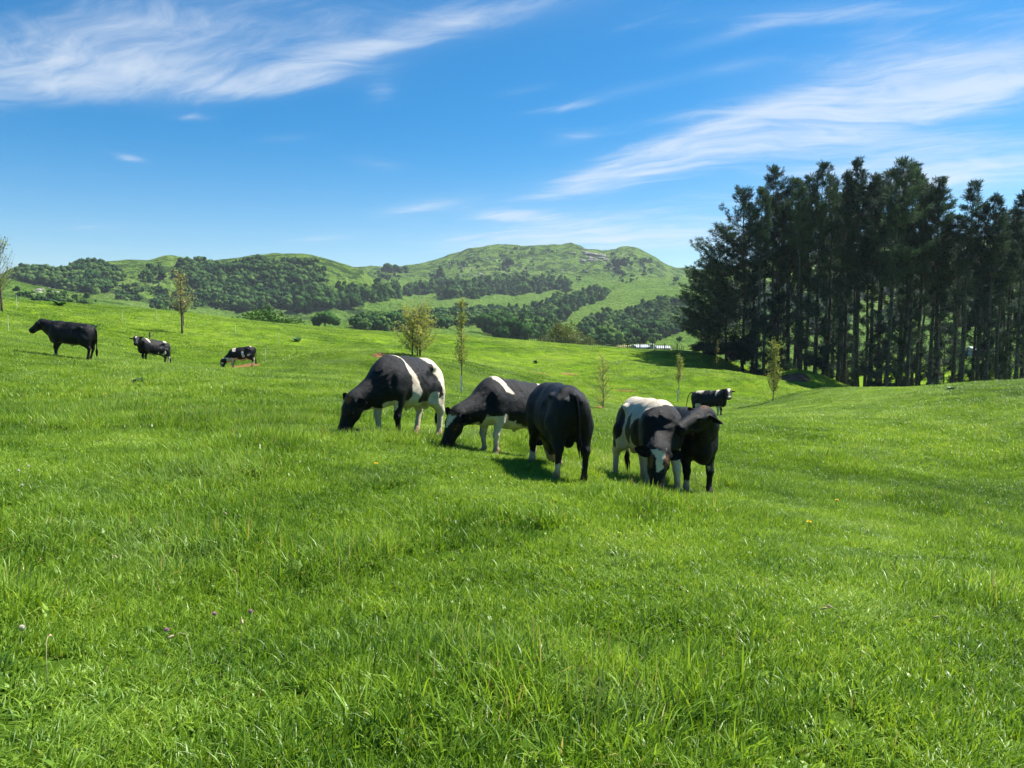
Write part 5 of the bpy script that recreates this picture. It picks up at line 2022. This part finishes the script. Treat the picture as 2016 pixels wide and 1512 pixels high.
def ribbon(name, label, pix, width, mat, lift=0.12):
    pts = [hit_far(u, v, 200) for u, v in pix]
    pts = [p for p in pts if p is not None]
    P = []
    for a, b in zip(pts[:-1], pts[1:]):
        for t in np.linspace(0, 1, 9)[:-1]:
            P.append(a * (1 - t) + b * t)
    P.append(pts[-1])
    V, F = [], []
    for i, p in enumerate(P):
        d = P[min(i + 1, len(P) - 1)] - P[max(i - 1, 0)]
        n = np.array([-d[1], d[0]]) / max(np.hypot(d[0], d[1]), 1e-6)
        for s in (-1, 0, 1):
            q = p[:2] + n * s * width / 2
            V.append((q[0], q[1], H1(q[0], q[1]) + lift + (0.1 if s == 0 else 0)))
    for i in range(len(P) - 1):
        for s in (0, 1):
            F.append((i * 3 + s, i * 3 + s + 1, (i + 1) * 3 + s + 1, (i + 1) * 3 + s))
    return tag(link(name, mesh_from(name, V, F, True, M[mat])), label, kind='structure')


ribbon('farm_track', 'pale clay track curving down past the sheds', [(1215, 684), (1250, 682), (1290, 684), (1310, 688), (1330, 696)], 3.0, 'track', 0.3)
ribbon('farm_track', 'thin pale track across the green spur', [(1105, 592), (1140, 588), (1165, 584)], 3.0, 'track', 0.5)

# timber fence along the far brow
fp = [(1040, 672), (1090, 677), (1140, 683), (1180, 688), (1230, 692), (1280, 697), (1345, 702)]
FD = [99, 98, 97, 95, 94, 93, 91]
fence = bpy.data.objects.new('timber_fence', None)
COL.objects.link(fence)
fx0 = (1180 - 1008) / FPX * 95
fence.location = (fx0, 95, H1(fx0, 95))
F0 = np.array(fence.location)
tag(fence, 'post and batten farm fence along the far brow, left of the pines', 'fence')
post_me = MB().tube([(0, 0, -0.3), (0, 0, 0.5), (0.01, 0, 1.22)], [0.085, 0.08, 0.075], 8).mesh('post', M['timber'])
bat_me = MB().box((0, 0, 0.52), (0.055, 0.04, 1.05)).mesh('batten', M['timber'])
line = []
us = np.linspace(1040, 1345, 76)
for i, u in enumerate(us):
    D = float(np.interp(u, [q[0] for q in fp], FD))
    x = (u - 1008) / FPX * D
    p = np.array([x, D, H1(x, D)])
    line.append(p)
    if i % 6 == 0:
        link('post', post_me, fence, tuple(p - F0))
    elif i % 1 == 0:
        link('batten', bat_me, fence, tuple(p - F0), (0, 0, 0.2))
for hz in (0.25, 0.5, 0.75, 1.0):
    link('wire', MB().tube([tuple(p - F0 + np.array([0, 0, hz])) for p in line[::3]], [0.006] * len(line[::3]), 4).mesh('wire', M['wire']), fence)

# white electric-fence standards on the left slope
for u, v, hgt, lb in [(17, 653, 0.95, 'white fence standard with a black top at the left edge near the black bull'),
                      (33, 605, 0.95, 'thin white fence standard on the skyline right of the left-edge tree'),
                      (241, 632, 0.9, 'thin white fence standard on the brow above the small bull'),
                      (309, 632, 0.9, 'thin white fence standard on the brow left of the lollipop tree'),
                      (464, 657, 0.9, 'thin white fence standard on the slope above the digging bull'),
                      (523, 713, 0.95, 'white fence standard on the grass right of the digging bull'),
                      (549, 676, 0.9, 'faint white fence standard on the slope far right of the digging bull')]:
    c = hit_near(u, v, 20, 110)
    if c is None:
        continue
    root = bpy.data.objects.new('fence_standard', None)
    COL.objects.link(root)
    root.location = c
    tag(root, lb, 'fence post', 'electric fence standards on the left slope')
    link('rod', MB().tube([(0, 0, -0.1), (0, 0, 0.5), (0.01, 0, hgt)], [0.010, 0.009, 0.008], 7).mesh('rod', M['white_plastic']), root)
    link('top_loop', MB().tube([(0.01, 0, hgt), (0.045, 0, hgt + 0.03), (0.03, 0, hgt + 0.075), (-0.01, 0, hgt + 0.07)], [0.014] * 4, 6).mesh('top_loop', M['dark_door']), root)
    link('foot_peg', MB().tube([(0, 0, 0.06), (0.09, 0, 0.06)], [0.012, 0.010], 6).mesh('foot_peg', M['white_plastic']), root)
for u, v, hgt, lb in [(361, 642, 1.1, 'short dark post just right of the lollipop tree trunk'), (295, 668, 0.5, 'short dark stake behind the small bull back')]:
    c = hit_near(u, v, 20, 110)
    if c is not None:
        root = link('wooden_stake', MB().tube([(0, 0, -0.2), (0.01, 0, hgt * 0.6), (0.0, 0, hgt), (0.01, 0.0, hgt + 0.03)], [0.055, 0.05, 0.048, 0.02], 7).mesh('wooden_stake', M['timber']), None, c)
        tag(root, lb, 'post')


# ------------------------------------------------------------------ small plants
def flower(kind, u, v, label, hgt=0.14, r=0.022, group=None, D=None):
    c = hit_near(u, v + 4, 2, 60)
    if c is None:
        return
    root = bpy.data.objects.new(kind, None)
    COL.objects.link(root)
    root.location = c
    g = random.Random(u * 31 + v)
    root.rotation_euler = (0, 0, g.uniform(0, 6.28))
    tag(root, label, 'flower' if kind != 'seed_head' else 'seed head', group)
    bx = g.uniform(-0.03, 0.03)
    if kind == 'seed_head':
        pts = [(0, 0, -0.03), (bx * 0.5, 0, hgt * 0.6), (bx + 0.02, 0, hgt * 0.95), (bx + 0.05, 0, hgt), (bx + 0.075, 0, hgt * 0.97)]
        link('stem', MB().tube(pts, [0.0018, 0.0016, 0.0014, 0.0013, 0.0012], 6).mesh('stem', M['pale_stem'], True), root)
        e = np.array(pts[-1])
        link('spike', MB().tube([tuple(e), tuple(e + [0.010, 0, 0.0]), tuple(e + [0.024, 0, -0.006]), tuple(e + [0.034, 0, -0.012])], [0.003, 0.0062, 0.006, 0.0018], 7).mesh('spike', M['seed'], True), root)
        return root
    link('stem', MB().tube([(0, 0, -0.03), (bx * 0.6, 0.005, hgt * 0.6), (bx, 0, hgt)], [0.0028, 0.0025, 0.002], 6).mesh('stem', M['stem'], True), root)
    mb = MB()
    if kind == 'dandelion':
        for ring, (n, rr, up) in enumerate(((16, r, 0.008), (12, r * 0.7, 0.014), (7, r * 0.4, 0.018))):
            for k in range(n):
                a = 6.283 * k / n + ring * 0.3
                ca, sa = math.cos(a), math.sin(a)
                q = 0.0036
                V = [(bx + q * -sa, q * ca, hgt), (bx - q * -sa, -q * ca, hgt), (bx + rr * ca - q * -sa, rr * sa - q * ca, hgt + up), (bx + rr * ca + q * -sa, rr * sa + q * ca, hgt + up)]
                mb.add((V, [(0, 1, 2, 3)]))
        link('petals', mb.mesh('petals', M['yellow']), root)
    else:
        m = M['pink'] if kind == 'clover_flower' and 'pink' in label else M['clover_white']
        for k in range(60):
            th, ph = k * 2.399, math.acos(1 - 2 * (k + 0.5) / 60 * 0.8)
            d = np.array([math.sin(ph) * math.cos(th), math.sin(ph) * math.sin(th), math.cos(ph)])
            c0 = np.array([bx, 0, hgt + 0.004])
            mb.tube([tuple(c0 + d * r * 0.3), tuple(c0 + d * r)], [0.0022, 0.0016], 4)
        link('florets', mb.mesh('florets', m), root)
    return root


for u, v, lb in [(247, 731, 'yellow dandelion far left, below the small bull'), (208, 785, 'left yellow dandelion of the pair on the left slope'), (281, 786, 'right yellow dandelion of the pair on the left slope'),
                 (737, 937, 'yellow dandelion below the white-banded bull'), (1647, 1003, 'yellow dandelion in the grass at the right'), (1596, 1054, 'small yellow dandelion left of the right-hand one'),
                 (478, 769, 'yellow dandelion below the digging bull, left one'), (495, 770, 'yellow dandelion below the digging bull, right one')]:
    flower('dandelion', u, v, lb, 0.17, 0.028, 'yellow flowers in the grass')
for u, v, lb in [(340, 1281, 'pink clover head lowest at the left'), (424, 1247, 'pink clover head in the middle of the three at left'), (499, 1243, 'pink clover head rightmost of the three at left'),
                 (43, 1278, 'white clover head near the left bottom corner'), (57, 940, 'white clover head at the left edge'), (36, 950, 'white clover head left of the other at the left edge'), (44, 980, 'white clover head lowest at the left edge')]:
    flower('clover_flower', u, v, lb, 0.13, 0.013, 'clover heads in the grass')
for u, v, lb in [(218, 1120, 'tall curved pale seed head at the left'), (438, 1020, 'pale seed head bent over, left of the middle'), (468, 1160, 'pale seed head leaning left near the clover'), (378, 1296, 'pale nodding seed head by the pink clover'),
                 (475, 1255, 'pale seed head beside the rightmost pink clover'), (1594, 1230, 'brown seed head at the lower right, left one'), (1660, 1238, 'brown seed head at the lower right, right one'), (95, 1325, 'pale seed head at the lower left'),
                 (1870, 1255, 'brown seed head near the right edge')]:
    flower('seed_head', u, v + 40, lb, 0.26, 0.02, 'seed heads in the grass')


def leafy_weed(u, v, label, n=16, size=0.2, D=None):
    c = hit_near(u, v, 2, 110)
    if c is None:
        return
    g = np.random.default_rng(u)
    root = bpy.data.objects.new('broadleaf_weed', None)
    COL.objects.link(root)
    root.location = c
    tag(root, label, 'plant', 'dark weeds in the grass')
    for k in range(n):
        a = g.random() * 6.28
        L, W = size * g.uniform(0.7, 1.2), size * 0.30 * g.uniform(0.7, 1.2)
        rise = g.uniform(0.4, 1.1)
        V = []
        for i in range(5):
            t = i / 4
            x = L * t * math.cos(0.5 * t)
            z = L * t * rise * (1 - 0.35 * t)
            wd = W * math.sin(math.pi * (0.08 + 0.9 * t))
            for s in (-1, 0, 1):
                V.append((x * math.cos(a) - s * wd * math.sin(a), x * math.sin(a) + s * wd * math.cos(a), z + (0.25 * wd if s else 0)))
        F = [(i * 3 + s, i * 3 + s + 1, i * 3 + s + 4, i * 3 + s + 3) for i in range(4) for s in (0, 1)]
        link('leaf', mesh_from('leaf', V, F, True, M['weed']), root)


leafy_weed(272, 757, 'dark broad-leaved weed on the left slope below the small bull', 18, 0.24)
leafy_weed(1055, 716, 'dark weed on the bright slope behind the black bull', 14, 0.42)
leafy_weed(1874, 770, 'dark rosette on the brow in front of the pines', 14, 0.34)
leafy_weed(118, 603, 'small dark shrub on the left skyline of the paddock', 18, 0.7)
leafy_weed(188, 645, 'small dark tuft behind the black bull rump', 14, 0.4)
leafy_weed(585, 673, 'tiny dark shrub on the slope left of the bushy sapling', 12, 0.5)

# ------------------------------------------------------------------ air
def build_haze():
    z0, z1 = -40.0, 215.0
    me = MB().box((0, 0, (z0 + z1) / 2), (13000, 13000, z1 - z0)).mesh('haze')
    m, w, out = material('haze')
    pv = w.n('ShaderNodeVolumePrincipled')
    pv.inputs['Color'].default_value = (0.80, 0.88, 1.0, 1)
    pv.inputs['Density'].default_value = 0.00010
    pv.inputs['Anisotropy'].default_value = 0.25
    w.link(pv.outputs[0], out.inputs['Volume'])
    me.materials.append(m)
    o = link('haze', me)
    tag(o, 'thin blue air haze over the valley', 'haze', kind='stuff')


build_haze()
